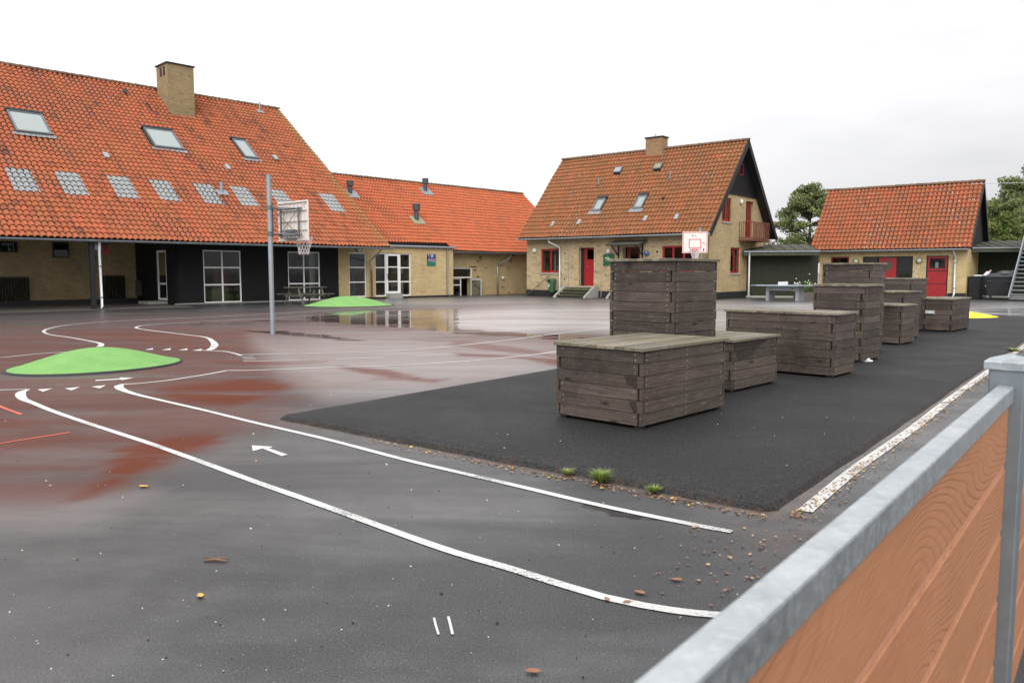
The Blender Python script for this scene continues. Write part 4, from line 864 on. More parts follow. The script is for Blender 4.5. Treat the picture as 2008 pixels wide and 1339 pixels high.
# balcony
mb = MB(); mb.box(XG, XG+.8, 3.95, 6.3, 3.02, 3.12, 'rust_red_metal'); b_ = mb.build('balcony', Hs)
mb = MB(); pts = [(XG+.02, 3.98), (XG+.78, 3.98), (XG+.78, 6.28), (XG+.02, 6.28)]
for a, b in zip(pts, pts[1:]):
    for z in (3.18, 4.02): mb.tube([(*a, z), (*b, z)], .022, 'rust_red_metal', 6)
    n = int(math.hypot(b[0]-a[0], b[1]-a[1])/.105)
    for i in range(n+1): t = i/n; mb.tube([(a[0]+(b[0]-a[0])*t, a[1]+(b[1]-a[1])*t, 3.12), (a[0]+(b[0]-a[0])*t, a[1]+(b[1]-a[1])*t, 4.02)], .014, 'rust_red_metal', 5)
mb.build('railing', b_)
# canopy over the second door
mb = MB(); cf = lambda q: (q[0], q[1], q[2]+.22*(q[1]+.0)); mb.box(5.95, 7.95, -.95, 0, 3.0, 3.05, 'roofing_felt', fr=cf); mb.box(5.98, 7.92, -.9, 0, 2.95, 2.998, 'old_timber', fr=cf)
for x in (6.2, 7.65): mb.tube([(x, -.03, 2.25), (x, -.75, 2.78)], .035, 'dark_frame', 6); mb.box(x-.035, x+.035, -.05, 0, 2.1, 2.9, 'dark_frame')
mb.build('door_canopy', Hs)
def steps(parent, x0, x1, n, rise, run, y1, mat='mossy_concrete'):
    mb = MB()
    for i in range(n): ye = y1-(n-i-1)*run if i < n-1 else y1; mb.box(x0, x1, y1-(n-i)*run+.03, ye, 0, rise*(i+1)-.035, 'stone_dark' if i < n-1 else mat); mb.box(x0, x1, y1-(n-i)*run, ye, rise*(i+1)-.035, rise*(i+1), mat if i < n-1 else 'concrete')
    o = mb.build('entrance_steps', parent)
    mb = MB(); d = n*run
    for a, b in ((x0-.12, x0-.002), (x1+.002, x1+.12)):
        for x in (a, b): mb.quad([(x, y1-d-.15, 0), (x, y1, 0), (x, y1, rise*n+.06), (x, y1-run*1.1, rise*n+.06), (x, y1-d-.1, .08)], 'concrete', [(0, 0)]*5)
        mb.quad([(a, y1-d-.1, .08), (b, y1-d-.1, .08), (b, y1-run*1.1, rise*n+.06), (a, y1-run*1.1, rise*n+.06)], 'concrete'); mb.quad([(a, y1-run*1.1, rise*n+.06), (b, y1-run*1.1, rise*n+.06), (b, y1, rise*n+.06), (a, y1, rise*n+.06)], 'concrete'); mb.quad([(a, y1-d-.15, 0), (b, y1-d-.15, 0), (b, y1-d-.1, .08), (a, y1-d-.1, .08)], 'concrete')
    mb.build('side_walls', o); return o
steps(Hs, 3.0, 4.85, 4, .145, .3, -.03); steps(Hs, 6.2, 7.7, 3, .16, .3, -.03)
mb = MB(); mb.tube([(5.75, -1.0, .05), (5.75, -1.0, .95), (5.9, -.85, 1.15), (6.0, -.2, 1.35), (6.0, -.03, 1.35)], .02, 'zinc', 8); mb.build('handrail', Hs)
mb = MB(); mb.tube([(.15, -.25, .02), (1.65, -.12, 1.14)], .022, 'galv_dark', 8); mb.tube([(1.65, -.12, 1.14), (1.65, 0, 1.14)], .02, 'galv_dark', 6); mb.build('handrail', Hs)
# lizard sign
sg = thing('lizard_sign', 'square green sign with a pale lizard on the wall right of the red door', 'sign', HP+hd(128.8)*5.6+hd(218.8)*.04+np.array([0, 0, 2.04]), 128.8)
mb = MB(); mb.box(-.34, .34, 0, .03, -.31, .31, 'sign_green', skip=''); mb.build('panel', sg, bevel=.004)
mb = MB(); sp_ = [(-.2, .1), (-.1, .07), (0, .06), (.1, .02), (.18, -.06), (.2, -.15), (.14, -.23), (.05, -.26)]
mb.tube([(a, -.006, b) for a, b in sp_], .03, 'lizard_pale', 6, rs=[.05, .035, .05, .055, .04, .03, .02, .008])
for p_ in ([(-.05, .05), (-.12, -.04), (-.2, -.05)], [(.0, .08), (-.03, .17), (-.1, .2)], [(.12, .02), (.06, -.08), (-.02, -.1)], [(.14, .0), (.22, .07), (.22, .14)]): mb.tube([(a, -.006, b) for a, b in p_], .014, 'lizard_pale', 5)
mb.build('lizard_emblem', sg)
# litter bin on the wall
tb = thing('litter_bin', 'green plastic litter bin hung on the brick house wall below the window', 'litter bin', HP+hd(128.8)*1.98+hd(218.8)*.22+np.array([0, 0, .22]), 128.8)
mb = MB(); mb.tube([(0, 0, 0), (0, 0, .05), (0, 0, .62)], .2, 'green_bin', 16, rs=[.13, .17, .235]); mb.build('bin_body', tb, smooth=False)
mb = MB(); mb.tube([(0, 0, .62), (0, 0, .74), (0, 0, .8)], .2, 'green_bin', 16, rs=[.245, .245, .2]); mb.box(-.2, .02, -.26, -.2, .64, .74, 'dark_frame'); mb.build('hood', tb)
mb = MB(); mb.tube([(-.06+.05*math.cos(t), -.222+.0*t, .42+.09*math.sin(t)) for t in [i*.6 for i in range(11)]], .012, 'white_mark', 5); mb.tube([(-.09, -.222, .34), (-.02, -.222, .48)], .01, 'white_mark', 5); mb.build('emblem', tb)
# basement stair railing by the gable
rl = thing('stair_railing', 'rusty tube railing around the basement stair at the house gable', 'railing', G(1430, 581), 75)
mb = MB(); Wd = 2.1
for x in (0, .7, 2.1): mb.tube([(x, 0, 0), (x, 0, .92)], .022, 'rust_red_metal', 6)
for z in (.92, .5): mb.tube([(0, 0, z), (Wd, 0, z)], .02, 'rust_red_metal', 6)
mb.tube([(-.15, 0, .92), (0, 0, .92)], .02, 'rust_red_metal', 6); mb.tube([(-.12, .02, .9), (.45, .02, .0)], .022, 'dark_red_paint', 6); mb.build('rails', rl)
mb = MB()
# ============================================================ SHED
SP_ = G(1605, 581); Sh = thing('brick_outbuilding', 'small brick outbuilding with orange tiled roof splashed white and a red door', 'outbuilding', SP_, 128.8)
rpS = roofpt(-.5, 2.62, 50); RS = 3.0; zs = 2.62+RS*math.tan(R(50)); SX0, SX1 = -.42, 7.62; ybS = -.5+2*RS
mb = MB(); pantiles(mb, SX0, SX1, -.5, 2.62, RS, 50, 'tile_shed'); mb.build('roof_tiles', Sh)
mb = MB(); slab(mb, SX0, SX1-.02, -.48, 2.62, RS-.01, 50, .12, 'black_trim'); mb.quad([(SX0, -.5+RS, zs+.04), (SX1, -.5+RS, zs+.04), (SX1, ybS, 2.66), (SX0, ybS, 2.66)], 'tile_shed', [(0, 15), (38, 15), (38, 0), (0, 0)])
mb.quad([(SX0, -.5+RS, zs-.1), (SX1, -.5+RS, zs-.1), (SX1, ybS, 2.52), (SX0, ybS, 2.52)], 'black_trim'); mb.build('roof_deck', Sh)
ridge_tiles(Sh, SX0, SX1+.02, -.5+RS, zs+.03); gutter(Sh, SX0-.05, SX1-.05, -.56, 2.56, 'zinc_light', .06)
mb = MB(); mb.box(SX1-.01, SX1+.02, -.03, RS, -.18, .05, 'black_trim', fr=lambda q: rpS(*q)); mb.box(SX1-.01, SX1+.02, -.03, RS, -.18, .05, 'black_trim', fr=lambda q: (lambda p_: (p_[0], ybS-.5-p_[1], p_[2]))(rpS(*q))); mb.build('barge_boards', Sh)
sf = idf(0); SO = [(.62, 1.6, 1.35, 2.24), (2.32, 4.86, .13, 2.23), (5.5, 6.54, .1, 2.24)]; SW = 7.39
mb = MB(); wall(mb, 0, SW, .02, 2.75, .3, 'brick_clean', SO, sf); mb.box(SW-.3, SW, .3, 5.0, .02, 2.75, 'brick_clean', skip='f'); mb.box(0, .3, .3, 5.0, .02, 2.75, 'brick_clean', skip='f'); mb.build('brick_wall', Sh)
mb = MB(); mb.quad([(SW+.01, 0, 2.7), (SW+.01, 5.0, 2.7), (SW+.01, 2.5, zs-.2)], 'black_boards', [(0, 2.7), (5, 2.7), (2.5, 5.8)]); mb.box(6.56, SW+.02, -.02, .1, -.02, .3, 'plinth_black'); mb.build('timber_gable', Sh)
window(Sh, sf, *SO[0], .05, 'dark_red_paint', [], [.55], .08, sill='concrete')
window(Sh, sf, 2.32, 3.12, .14, 2.23, .05, 'dark_frame', [], [.5], .07); window(Sh, sf, 4.05, 4.86, .14, 2.23, .05, 'dark_frame', [], [.66], .08)
mb = MB(); mb.box(3.16, 4.04, .04, .09, .14, 2.16, 'red_paint'); mb.box(3.12, 4.05, .03, .1, 2.16, 2.23, 'dark_frame'); o = mb.build('red_door', Sh)
g = MB(); g.quad([(3.6, .034, 1.75-.36), (3.6+.3, .034, 1.75), (3.6, .034, 1.75+.36), (3.6-.3, .034, 1.75)], 'pane_brown'); g.build('pane', o)
mb = MB(); mb.box(5.5, 5.55, .02, .1, .1, 2.24, 'dark_frame'); mb.box(6.49, 6.54, .02, .1, .1, 2.24, 'dark_frame'); mb.box(5.55, 6.49, .02, .1, 2.19, 2.24, 'dark_frame'); mb.box(5.55, 6.49, .04, .1, 1.42, 1.47, 'dark_frame'); mb.box(5.55, 6.49, .04, .1, .74, .78, 'dark_frame'); mb.build('door_frame', Sh)
mb = MB(); mb.box(5.56, 6.48, .03, .09, .78, 1.42, 'red_paint'); mb.box(5.56, 6.48, .03, .09, .12, .74, 'red_paint')
for a in ((5.56, 5.65, 1.47, 2.18), (6.39, 6.48, 1.47, 2.18), (5.65, 6.39, 1.47, 1.57), (5.65, 6.39, 2.1, 2.18)): mb.box(a[0], a[1], .03, .09, a[2], a[3], 'red_paint')
o = mb.build('red_door', Sh); g = MB(); g.box(5.64, 6.40, .05, .056, 1.56, 2.11, 'glass'); g.build('pane', o)
for x in (1.98, 5.16): wall_lamp(Sh, (x, 0, 1.98), (0, -1, 0), .13, 'lamp_green_glass', 'dark_frame')
mb = MB(); mb.box(.5, 7.0, 2.2, 2.3, 0, 2.6, 'inside_wall'); mb.box(.3, 7.05, .3, 2.3, 2.5, 2.55, 'dark_inside'); mb.box(5.85, 6.0, .4, .42, 1.6, 1.9, 'white_mark'); mb.build('interior', Sh)
downpipe(Sh, [(6.83, -.52, 2.5), (6.83, -.5, 2.36), (6.86, -.12, 2.15), (6.86, -.1, 2.0), (6.86, -.1, .2), (6.8, -.2, .04)], 'pipe_light', .052, clips=[(6.86, -.1, 1.85), (6.86, -.1, .55)])
mb = MB()
for i in range(26): t = i/26; z = 1.8-.75*t; x = 5.2-.25*t-.12*random.random()*t; r = random.uniform(.015, .035+.06*t); mb.disc((x+random.uniform(-.08, .12)*t, -.004-.0006*i, z), (1, 0, 0), (0, 0, 1), r*.8, r*.7, 'mortar_white', 7)
mb.build('white_stain', Sh)
# ============================================================ CARPORTS
def carport(loc, heading, length, z, name, label, x_wall0=0, wd=.9, post=None, pipe=None):
    T = thing(name, label, 'carport', loc, heading); rp = roofpt(0, z, 6.5)
    mb = MB(); mb.box(0, length, 0, 3.8, 0, .03, 'roofing_felt', fr=lambda q: rp(*q))
    x = .5
    while x < length: mb.tube([rp(x, .05, .045), rp(x+.12, 3.7, .045)], .016, 'roofing_felt', 5); x += .55
    mb.build('roof', T)
    mb = MB(); mb.box(0, length, .0, .05, z-.24, z-.02, 'fascia_green'); mb.box(-.02, length, -.06, 0, z-.05, z+.0, 'zinc'); mb.build('fascia', T)
    mb = MB(); mb.box(x_wall0, length+.12, wd, wd+.1, .1, z+.1, 'green_boards'); mb.box(length+.02, length+.12, wd+.1, 3.7, .1, z+.1, 'green_boards'); mb.build('board_wall', T)
    mb = MB(); mb.box(x_wall0, length+.12, wd-.05, wd+.12, -.05, .1, 'concrete'); mb.build('plinth', T)
    if post is not None: mb = MB(); mb.box(post-.06, post+.06, .1, .22, 0, z-.2, 'old_timber'); mb.build('post', T)
    if pipe is not None: downpipe(T, [(pipe, -.02, z-.05), (pipe, -.02, z-.3), (pipe, -.02, .12), (pipe-.06, -.12, .04)], 'pipe_light', .05)
    return T
carport((12.40, 42.1, 0), 100, 3.85, 2.50, 'carport', 'low dark green timber carport between the brick house and the outbuilding', pipe=.28)
carport((23.3, 41.3, 0), 104, 9, 2.66, 'carport', 'dark timber carport behind the rubbish containers at the right edge', wd=2.2, post=.6)
# grey drain pipe leaning from the outbuilding gable
ob = thing('leaning_pipe', 'pale grey pipe slanting off the outbuilding gable above the carport roof', 'pipe', (24.3, 42.2, 2.7), 104); mb = MB(); mb.tube([(-.75, 0, .62), (.1, 0, .05)], .05, 'zinc_light', 8); mb.build('pipe', ob)
# ============================================================ CRATES
def tlen(N0, h, pxt, z=.4):
    k = (pxt-CX)/F; d = hd(h); c0 = k*(N0[1]*math.cos(PT)+(CH-z)*math.sin(PT))-N0[0]; c1 = d[0]-k*d[1]*math.cos(PT); return c0/c1
def crate(npx, npy, pxl, pxr, topy, n, label, h=43.5, wl=None, wr=None, latch=False, feet=.03, stains=()):
    N0 = G(npx, npy, ZP); depth = N0[1]*math.cos(PT)+(CH-ZP)*math.sin(PT)
    d = ray(npx, topy); zt = CH+(d[2]/d[1])*N0[1]; Ht = zt-ZP
    wr = wr or tlen(N0, h, pxr); wl = wl or tlen(N0, h-90, pxl)
    T = thing('wooden_crate', label, 'crate', N0, h, 'wooden play crates standing on the black pad')
    lid = .03; bh = (Ht-lid-feet)/n; t = .026; c_ = .07
    for (x, y) in ((0, 0), (wr-c_, 0), (0, wl-c_), (wr-c_, wl-c_)):
        mb = MB(); mb.box(x+.001, x+c_-.001, y+.001, y+c_-.001, 0, Ht-lid-.002, 'crate_post'); mb.build('corner_post', T)
    for side in range(4):
        mb = MB()
        for i in range(n):
            z0 = feet+i*bh+.002; z1 = z0+bh-.0045; ev = (i+(1 if n % 2 else 0)) % 2 == 0; j = random.uniform(-.003, .003); out_ = t+random.uniform(-.002, .003)
            long_ = (side % 2 == 0) == ev; a0 = -t if long_ else .022; a1 = t if long_ else -.022
            if side == 0: bx = (a0+j, wr+a1+j, -out_, 0)
            elif side == 2: bx = (a0+j, wr+a1+j, wl, wl+out_)
            elif side == 1: bx = (-out_, 0, a0+j, wl+a1+j)
            else: bx = (wr, wr+out_, a0+j, wl+a1+j)
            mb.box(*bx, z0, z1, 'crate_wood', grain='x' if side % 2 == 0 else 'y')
            if side < 2:
                W_ = wr if side == 0 else wl
                for q in ([.05, W_-.05]+([W_/2] if W_ > 1.3 else [])):
                    for zz in (z0+bh*.25, z0+bh*.7):
                        if random.random() < .3: continue
                        q2 = q+random.uniform(-.008, .008)
                        if side == 0: mb.box(q2-.004, q2+.004, -out_-.0015, -out_, zz-.004, zz+.004, 'zinc_light')
                        else: mb.box(-out_-.0015, -out_, q2-.004, q2+.004, zz-.004, zz+.004, 'zinc_light')
        mb.build('side_panel', T, bevel=.003 if depth < 11 else 0)
    mb = MB(); nb = max(3, round((wl+.1)/.098)); bw = (wl+.1)/nb
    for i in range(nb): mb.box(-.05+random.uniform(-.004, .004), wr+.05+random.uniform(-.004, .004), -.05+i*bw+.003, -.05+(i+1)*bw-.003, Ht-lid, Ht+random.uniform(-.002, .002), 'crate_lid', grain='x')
    mb.build('lid', T, bevel=.003 if depth < 11 else 0)
    if latch: mb = MB(); mb.box(-t-.03, -t, wl-.22, wl-.02, Ht*.52, Ht*.52+.085, 'zinc_light'); mb.box(-t-.05, -t-.03, wl-.20, wl-.04, Ht*.52+.02, Ht*.52+.06, 'white_mark'); mb.build('latch', T)
    for (side, u0, u1, row, jag) in stains:     # rain-soaked patches on single boards
        z0 = feet+row*bh+.004; z1 = z0+bh-.009; mb = MB(); nq = 14; d_ = -t-.0035
        top = [(u0+(u1-u0)*i/nq, z1) for i in range(nq+1)]; bot = [(u0+(u1-u0)*i/nq, z0+(z1-z0)*min(.9, max(0.0, jag*(i/nq)**3.0+.10*jag*math.sin(i*.8+row)+random.uniform(0, .03)))) for i in range(nq+1)]
        for i in range(nq):
            q = [bot[i], bot[i+1], top[i+1], top[i]]; mb.quad([(a, d_, b) if side == 0 else (d_, a, b) for a, b in q], 'wet_wood', [(a, b) for a, b in q])
        mb.build('wet_stain', T)
    return T, zt
crate(1256, 842, 1099, 1414, 682, 6, 'low wide crate nearest the camera with stained corner boards', h=43.0, stains=[(1, .025, .16, 3, 1.0), (1, .025, .10, 1, 1.0)])
crate(1433, 770, 1300, 1519, 666, 5, 'lowest small crate with a dark wet patch, just right of the nearest crate', h=43.5, wl=.95, stains=[(0, .0, .78, 4, .6), (0, .05, .50, 3, .95)])
c3, c3z = crate(1316, 779, 1201, 1396, 506.5, 13, 'tall square crate directly behind the nearest crate, covering the house wall', h=43.5)
crate(1631, 741, 1428, 1671, 614, 7, 'long crate with broad plank side, in front of the middle tall crate', h=43.5)
crate(1687, 711, 1597, 1722, 558, 10, 'tall narrow crate right behind the long crate', h=43.5)
crate(1701, 691, 1613, 1727, 515, 13, 'tallest crate in the middle, rising above the red diamond door', h=43.5)
crate(1765, 676.4, 1705, 1790.5, 597.5, 6, 'low crate with a steel latch, in front of the right tall crates', h=43.5, latch=True)
crate(1768, 667, 1712, 1799, 571.5, 8, 'medium crate just behind the low latched crate', h=43.5)
crate(1783, 652.5, 1716, 1812, 545.5, 10, 'tall far crate behind the medium crate, below the round wall lamp', h=43.5)
crate(1864, 651, 1813, 1898, 585.5, 6, 'low crate standing rightmost and apart, in front of the red door', h=43.5, latch=True)
o = thing('blue_wall_ornament', 'small round blue ornament on the house wall, peeping over the tall crate', 'ornament', HP+hd(128.8)*7.95+hd(218.8)*.1+np.array([0, 0, 2.36]), 128.8)
mb = MB(); mb.dome((0, -.02, 0), (0, -1, 0), .14, .1, 'ball_blue', 12, 4); mb.box(-.05, .05, -.02, .1, -.05, .05, 'dark_frame'); mb.build('ornament_body', o, smooth=False)
mb = MB(); mb.disc((.03, -.125, .06), (1, 0, 0), (0, .5, 1), .03, .025, 'white_mark', 8); mb.build('pale_spot', o)
# ============================================================ MOUNDS
def mound(c, S_, h, mat, label, seg=64, n=14, rim=True):
    T = thing('rubber_mound', label, 'play mound', (c[0], c[1], 0), 90)
    Lc = np.linalg.cholesky(np.array(S_)); mb = MB(); mi = mb.mi(mat)
    for j in range(n+1):
        r = j/n; z = h*(1-r**2)**1.0*(1-.15*r)+.028 if r < 1 else .022; z = h*math.cos(r*math.pi/2)**1.25+.025
        for k in range(seg): t = 2*math.pi*k/seg; v = Lc@np.array([math.cos(t), math.sin(t)])*r*(1+.012*math.sin(3*t+1)); mb.v.append((v[0], v[1], z))
    for j in range(n):
        for k in range(seg): mb.f.append((j*seg+k, j*seg+(k+1) % seg, (j+1)*seg+(k+1) % seg, (j+1)*seg+k)); mb.m.append(mi); mb.uv.append([(0, 0)]*4)
    mb.build('rubber_surface', T, smooth=True)
    mb = MB(); b = 0; mi = mb.mi('edge_black')
    for (r, z) in ((1.0, .027), (1.012, .03), (1.03, .02), (1.035, .0)):
        for k in range(seg): t = 2*math.pi*k/seg; v = Lc@np.array([math.cos(t), math.sin(t)])*r*(1+.012*math.sin(3*t+1)); mb.v.append((v[0], v[1], z))
    for j in range(3):
        for k in range(seg): mb.f.append((j*seg+k, j*seg+(k+1) % seg, (j+1)*seg+(k+1) % seg, (j+1)*seg+k)); mb.m.append(mi); mb.uv.append([(0, 0)]*4)
    mb.build('rim', T, smooth=True)
mound((-6.2, 11.63), [[1.12, .17], [.17, 1.35]], .25, 'rubber_green', 'low round green rubber mound at the left between the painted track lines')
g2 = G(685, 594); mound((g2[0]+.53, 32.6), [[3.25, .1], [.1, 3.2]], .37, 'rubber_green', 'flatter green rubber mound near the school entrance beside the picnic table')
g3 = G(1885, 619); mound((13.5, 23.9), [[2.0, .0], [.0, 1.5]], .20, 'rubber_yellow', 'yellow rubber mound half hidden behind the rightmost crate')
# ============================================================ BASKETBALL HOOPS
def hoop(loc, label, pole_h, arm, hb, hnorm, bw, bh_, zc, back, pr=.052, rimr=.225, arm_off=0.0):
    """hb: heading pointing out of the board's front face"""
    T = thing('basketball_hoop', label, 'basketball hoop', loc, hb-90, 'basketball hoops')   # local x = right of front?; local y = depth
    # in this frame +x is heading hb-90 and +y is hb-180; front of the board faces -y
    mb = MB(); mb.tube([(0, 0, -.02), (0, 0, pole_h)], pr, 'galvanised_pole', 20); mb.tube([(0, 0, pole_h), (0, 0, pole_h+.02)], pr*1.08, 'galvanised_pole', 20); mb.build('pole', T, smooth=False)
    yb_ = -arm; x0 = arm_off; z0 = zc-bh_/2
    mb = MB(); mb.box(x0-bw/2, x0+bw/2, yb_-.03, yb_, z0, z0+bh_, 'board_white'); B = mb.build('backboard', T, bevel=.005)
    mb = MB(); fy = yb_-.034
    for a, b, c, d in ((-bw/2+.02, bw/2-.02, .02, .05), (-bw/2+.02, bw/2-.02, bh_-.05, bh_-.02), (-bw/2+.02, -bw/2+.045, .05, bh_-.05), (bw/2-.045, bw/2-.02, .05, bh_-.05), (-.25, .25, .20, .235), (-.25, .25, .56, .595), (-.25, -.215, .235, .56), (.215, .25, .235, .56)):
        mb.box(x0+a, x0+b, fy, fy+.003, z0+c, z0+d, 'faded_red')
    mb.disc((x0-.12, fy-.001, z0+bh_-.16), (1, 0, 0), (0, 0, 1), .03, .022, 'dark_frame', 8); mb.box(x0-.07, x0+.05, fy, fy+.002, z0+bh_-.18, z0+bh_-.165, 'dark_frame'); mb.box(x0+.27, x0+.38, fy, fy+.002, z0+.42, z0+.44, 'dark_frame')
    mb.box(x0+.33, x0+.5, fy, fy+.002, z0+.36, z0+.375, 'faded_red'); mb.disc((x0+.36, fy-.001, z0+.14), (1, 0, 0), (0, 0, 1), .03, .06, 'dark_frame', 8); mb.build('board_markings', B)
    if back:
        mb = MB(); n = 8
        for i in range(n): x = x0-bw/2+.08+(bw-.16)*i/(n-1); mb.box(x-.008, x+.008, yb_, yb_+.02, z0+.06, z0+bh_-.06, 'board_back')
        for z in (z0+.02, z0+bh_*.28, z0+bh_*.5, z0+bh_*.76, z0+bh_-.03): mb.box(x0-bw/2+.02, x0+bw/2-.02, yb_+.001, yb_+.035, z-.012, z+.012, 'board_back')
        mb.tube([(x0-bw/2+.05, yb_+.03, z0+.05), (x0-.2, yb_+.03, z0+bh_*.5)], .008, 'board_back', 5); mb.tube([(x0+bw/2-.05, yb_+.03, z0+.05), (x0+.2, yb_+.03, z0+.28)], .008, 'board_back', 5)
        mb.tube([(x0-bw/2+.05, yb_+.03, z0+bh_-.05), (x0-.2, yb_+.03, z0+bh_*.6)], .008, 'board_back', 5); mb.build('board_ribs', B)
        mb = MB(); f = yb_+.08; u = .36; za, zb = z0+.13, z0+bh_*.80
        for z in (za, zb): mb.tube([(x0-u-.1, f, z), (x0+u+.1, f, z)], .022, 'galv_dark', 6)
        for x in (-u, u): mb.tube([(x0+x, f, za-.06), (x0+x, f, zb+.03)], .024, 'galv_dark', 6)
        for x in (-u, u):
            for z in (za+.02, zb): mb.tube([(0, -.04, z), (x0+x, f, z)], .016, 'galv_dark', 6)
        mb.tube([(0, -.04, zb), (x0-u, f, za)], .008, 'galv_dark', 5); mb.tube([(0, -.04, za), (x0+u, f, zb)], .008, 'galv_dark', 5); mb.tube([(x0-u, f, zb), (x0+u, f, za+.06)], .007, 'galv_dark', 5)
        mb.box(x0-.22, x0+.22, yb_+.04, yb_+.09, z0+.04, z0+.07, 'galv_dark'); mb.box(x0-.2, x0+.2, yb_+.04, yb_+.09, z0+.2, z0+.26, 'galv_dark')
        for z in (za+.02, zb): mb.tube([(0, 0, z-.045), (0, 0, z+.045)], pr+.014, 'galv_dark', 16)
        mb.tube([(.0, -pr-.02, za-.05), (.0, -pr-.02, zb+.1)], .018, 'galv_dark', 6); mb.build('support_frame', T)
    else:
        mb = MB(); 
        for z in (z0+.15, z0+bh_*.75): mb.tube([(0, 0, z), (x0-.1, yb_, z)], .03, 'galv_dark', 6); mb.tube([(0, 0, z), (x0+.2, yb_, z)], .025, 'galv_dark', 6)
        mb.build('support_frame', T)
    zr_ = z0+.15; cy_ = yb_-.05-rimr; mb = MB(); rp_ = [(x0+rimr*math.cos(t), cy_+rimr*math.sin(t), zr_) for t in [2*math.pi*i/24 for i in range(25)]]; mb.tube(rp_, .011, 'faded_red', 7, cap=False)
    mb.box(x0-.09, x0+.09, yb_-.06, yb_-.03, zr_-.1, zr_+.03, 'faded_red'); mb.tube([(x0-.08, yb_-.04, zr_-.08), (x0-.12, cy_+.15, zr_)], .008, 'faded_red', 5); mb.tube([(x0+.08, yb_-.04, zr_-.08), (x0+.12, cy_+.15, zr_)], .008, 'faded_red', 5); mb.build('rim', T)
    mb = MB(); nn = 12; lv = [(rimr, 0), (rimr*.86, -.10), (rimr*.72, -.19), (rimr*.60, -.28), (rimr*.52, -.37), (rimr*.50, -.44)]
    for i in range(nn):
        for sg in (1, -1):
            p_ = []
            for j, (r, dz) in enumerate(lv): t = 2*math.pi*(i+sg*j*.5)/nn; jt = random.uniform(-.008, .008); p_.append((x0+(r+jt)*math.cos(t), cy_+(r+jt)*math.sin(t), zr_+dz+jt))
            mb.tube(p_, .006, 'net_rope', 4, cap=False)
    mb.build('net', T)
    return T
p1 = G(535, 656)
hoop(p1, 'grey steel hoop pole with board seen from the back, front left of the yard', 3.50, .60, 42, None, 1.2, .9, 2.54, True, arm_off=.03)
p2 = np.array([8.0, 33.6, 0])
hoop(p2, 'distant white basketball board facing the camera above the tall crate', 3.25, .42, 190, None, 1.04, .90, 2.63, False, arm_off=-.22)
# ============================================================ PICNIC TABLE
T = thing('picnic_table', 'dark weathered wooden picnic table with benches beside the black school wall', 'picnic table', G(600, 595.5), 36)
def plank(parent, name, x0, x1, ys_, z0, z1): 
    mb = MB()
    for a, b in ys_: mb.box(x0, x1, a, b, z0, z1, 'old_timber')
    return mb.build(name, parent)
plank(T, 'tabletop', -.9, .9, [(-.36+i*.147, -.36+i*.147+.135) for i in range(5)], .70, .74)
for s in (-1, 1): plank(T, 'bench', -.9, .9, [(s*.72-.13, s*.72-.005), (s*.72+.005, s*.72+.13)], .41, .45)
for s in (-1, 1):
    mb = MB(); mb.box(s*.6-.02, s*.6+.02, -.8, .8, .32, .41, 'old_timber'); mb.box(s*.6-.02, s*.6+.02, -.36, .36, .62, .70, 'old_timber'); mb.build('cross_beam', T)
    for q in (-1, 1):
        mb = MB(); mb.tube([(s*.64, q*.62, 0), (s*.64, q*.28, .68)], .045, 'old_timber', 4); mb.build('leg', T)
# ============================================================ TABLE TENNIS TABLE
tt = thing('table_tennis_table', 'grey outdoor table tennis table on a concrete frame with white net plate', 'table tennis table', G(1501, 589.5), 126)
mb = MB(); x0, x1, y0, y1 = -.66, 2.08, -.35, 1.17
mb.box(x0, x1, y0, y1, .715, .76, 'table_top_blue')
for x in (x0, 1.42): pass
mb.build('table_top', tt, bevel=.01)
mb = MB(); mb.box(x0+.02, x0+.07, y0-.004, y0, .722, .752, 'dark_frame'); mb.box(x0+.1, x0+.3, y0-.004, y0, .73, .748, 'dark_frame'); mb.box(x1-.45, x1-.12, y0-.004, y0, .73, .748, 'dark_frame'); mb.box(x1-.09, x1-.03, y0-.004, y0, .722, .752, 'dark_frame'); mb.build('edge_marks', tt)
for x in (.0, 1.42-.0):
    mb = MB(); mb.box(x-.0, x+.14, 0, 1.0, 0, .50, 'table_grey'); mb.build('leg', tt, bevel=.01)
mb = MB(); mb.box(0, 1.56, 0, 1.0, .50, .714, 'table_grey'); mb.box(.16, .3, -.004, 0, .58, .60, 'dark_frame'); mb.box(1.2, 1.36, -.004, 0, .58, .60, 'dark_frame'); mb.build('frame', tt, bevel=.008)
mb = MB(); mb.box(.69, .71, y0+.02, y1-.02, .76, .92, 'paper'); mb.build('net_plate', tt)
# flower planter
fp = thing('flower_planter', 'bushy green plant with white flowers in a box by the dark carport wall', 'planter', (16.0-.75, 40.6, 0), 100)
mb = MB(); mb.box(-.6, .6, -.2, .2, 0, .35, 'old_timber'); mb.build('planter_box', fp)
mb = MB(); rnd = random.Random(4)
for i in range(900):
    t = rnd.uniform(0, 2*math.pi); rr = rnd.random()**.5; c = Vector((rr*math.cos(t)*.62, rr*math.sin(t)*.28, .38+rnd.random()*(.62-.35*rr))); d = Vector((rnd.gauss(0, 1), rnd.gauss(0, 1), rnd.gauss(0, 1))).normalized(); e = d.cross(Vector((rnd.random(), rnd.random(), rnd.random()))).normalized(); s = rnd.uniform(.03, .06); mb.quad([c-d*s, c+e*s*.5, c+d*s, c-e*s*.5], 'leaf_bush')
mb.build('foliage', fp); mb = MB()
for i in range(46):
    t = rnd.uniform(0, 2*math.pi); rr = rnd.random()**.5; c = (rr*math.cos(t)*.66, rr*math.sin(t)*.3-.05, .62+rnd.random()*(.42-.2*rr)); mb.dome(c, (0, -.7, .7), .03, .02, 'flower_white', 7, 2)
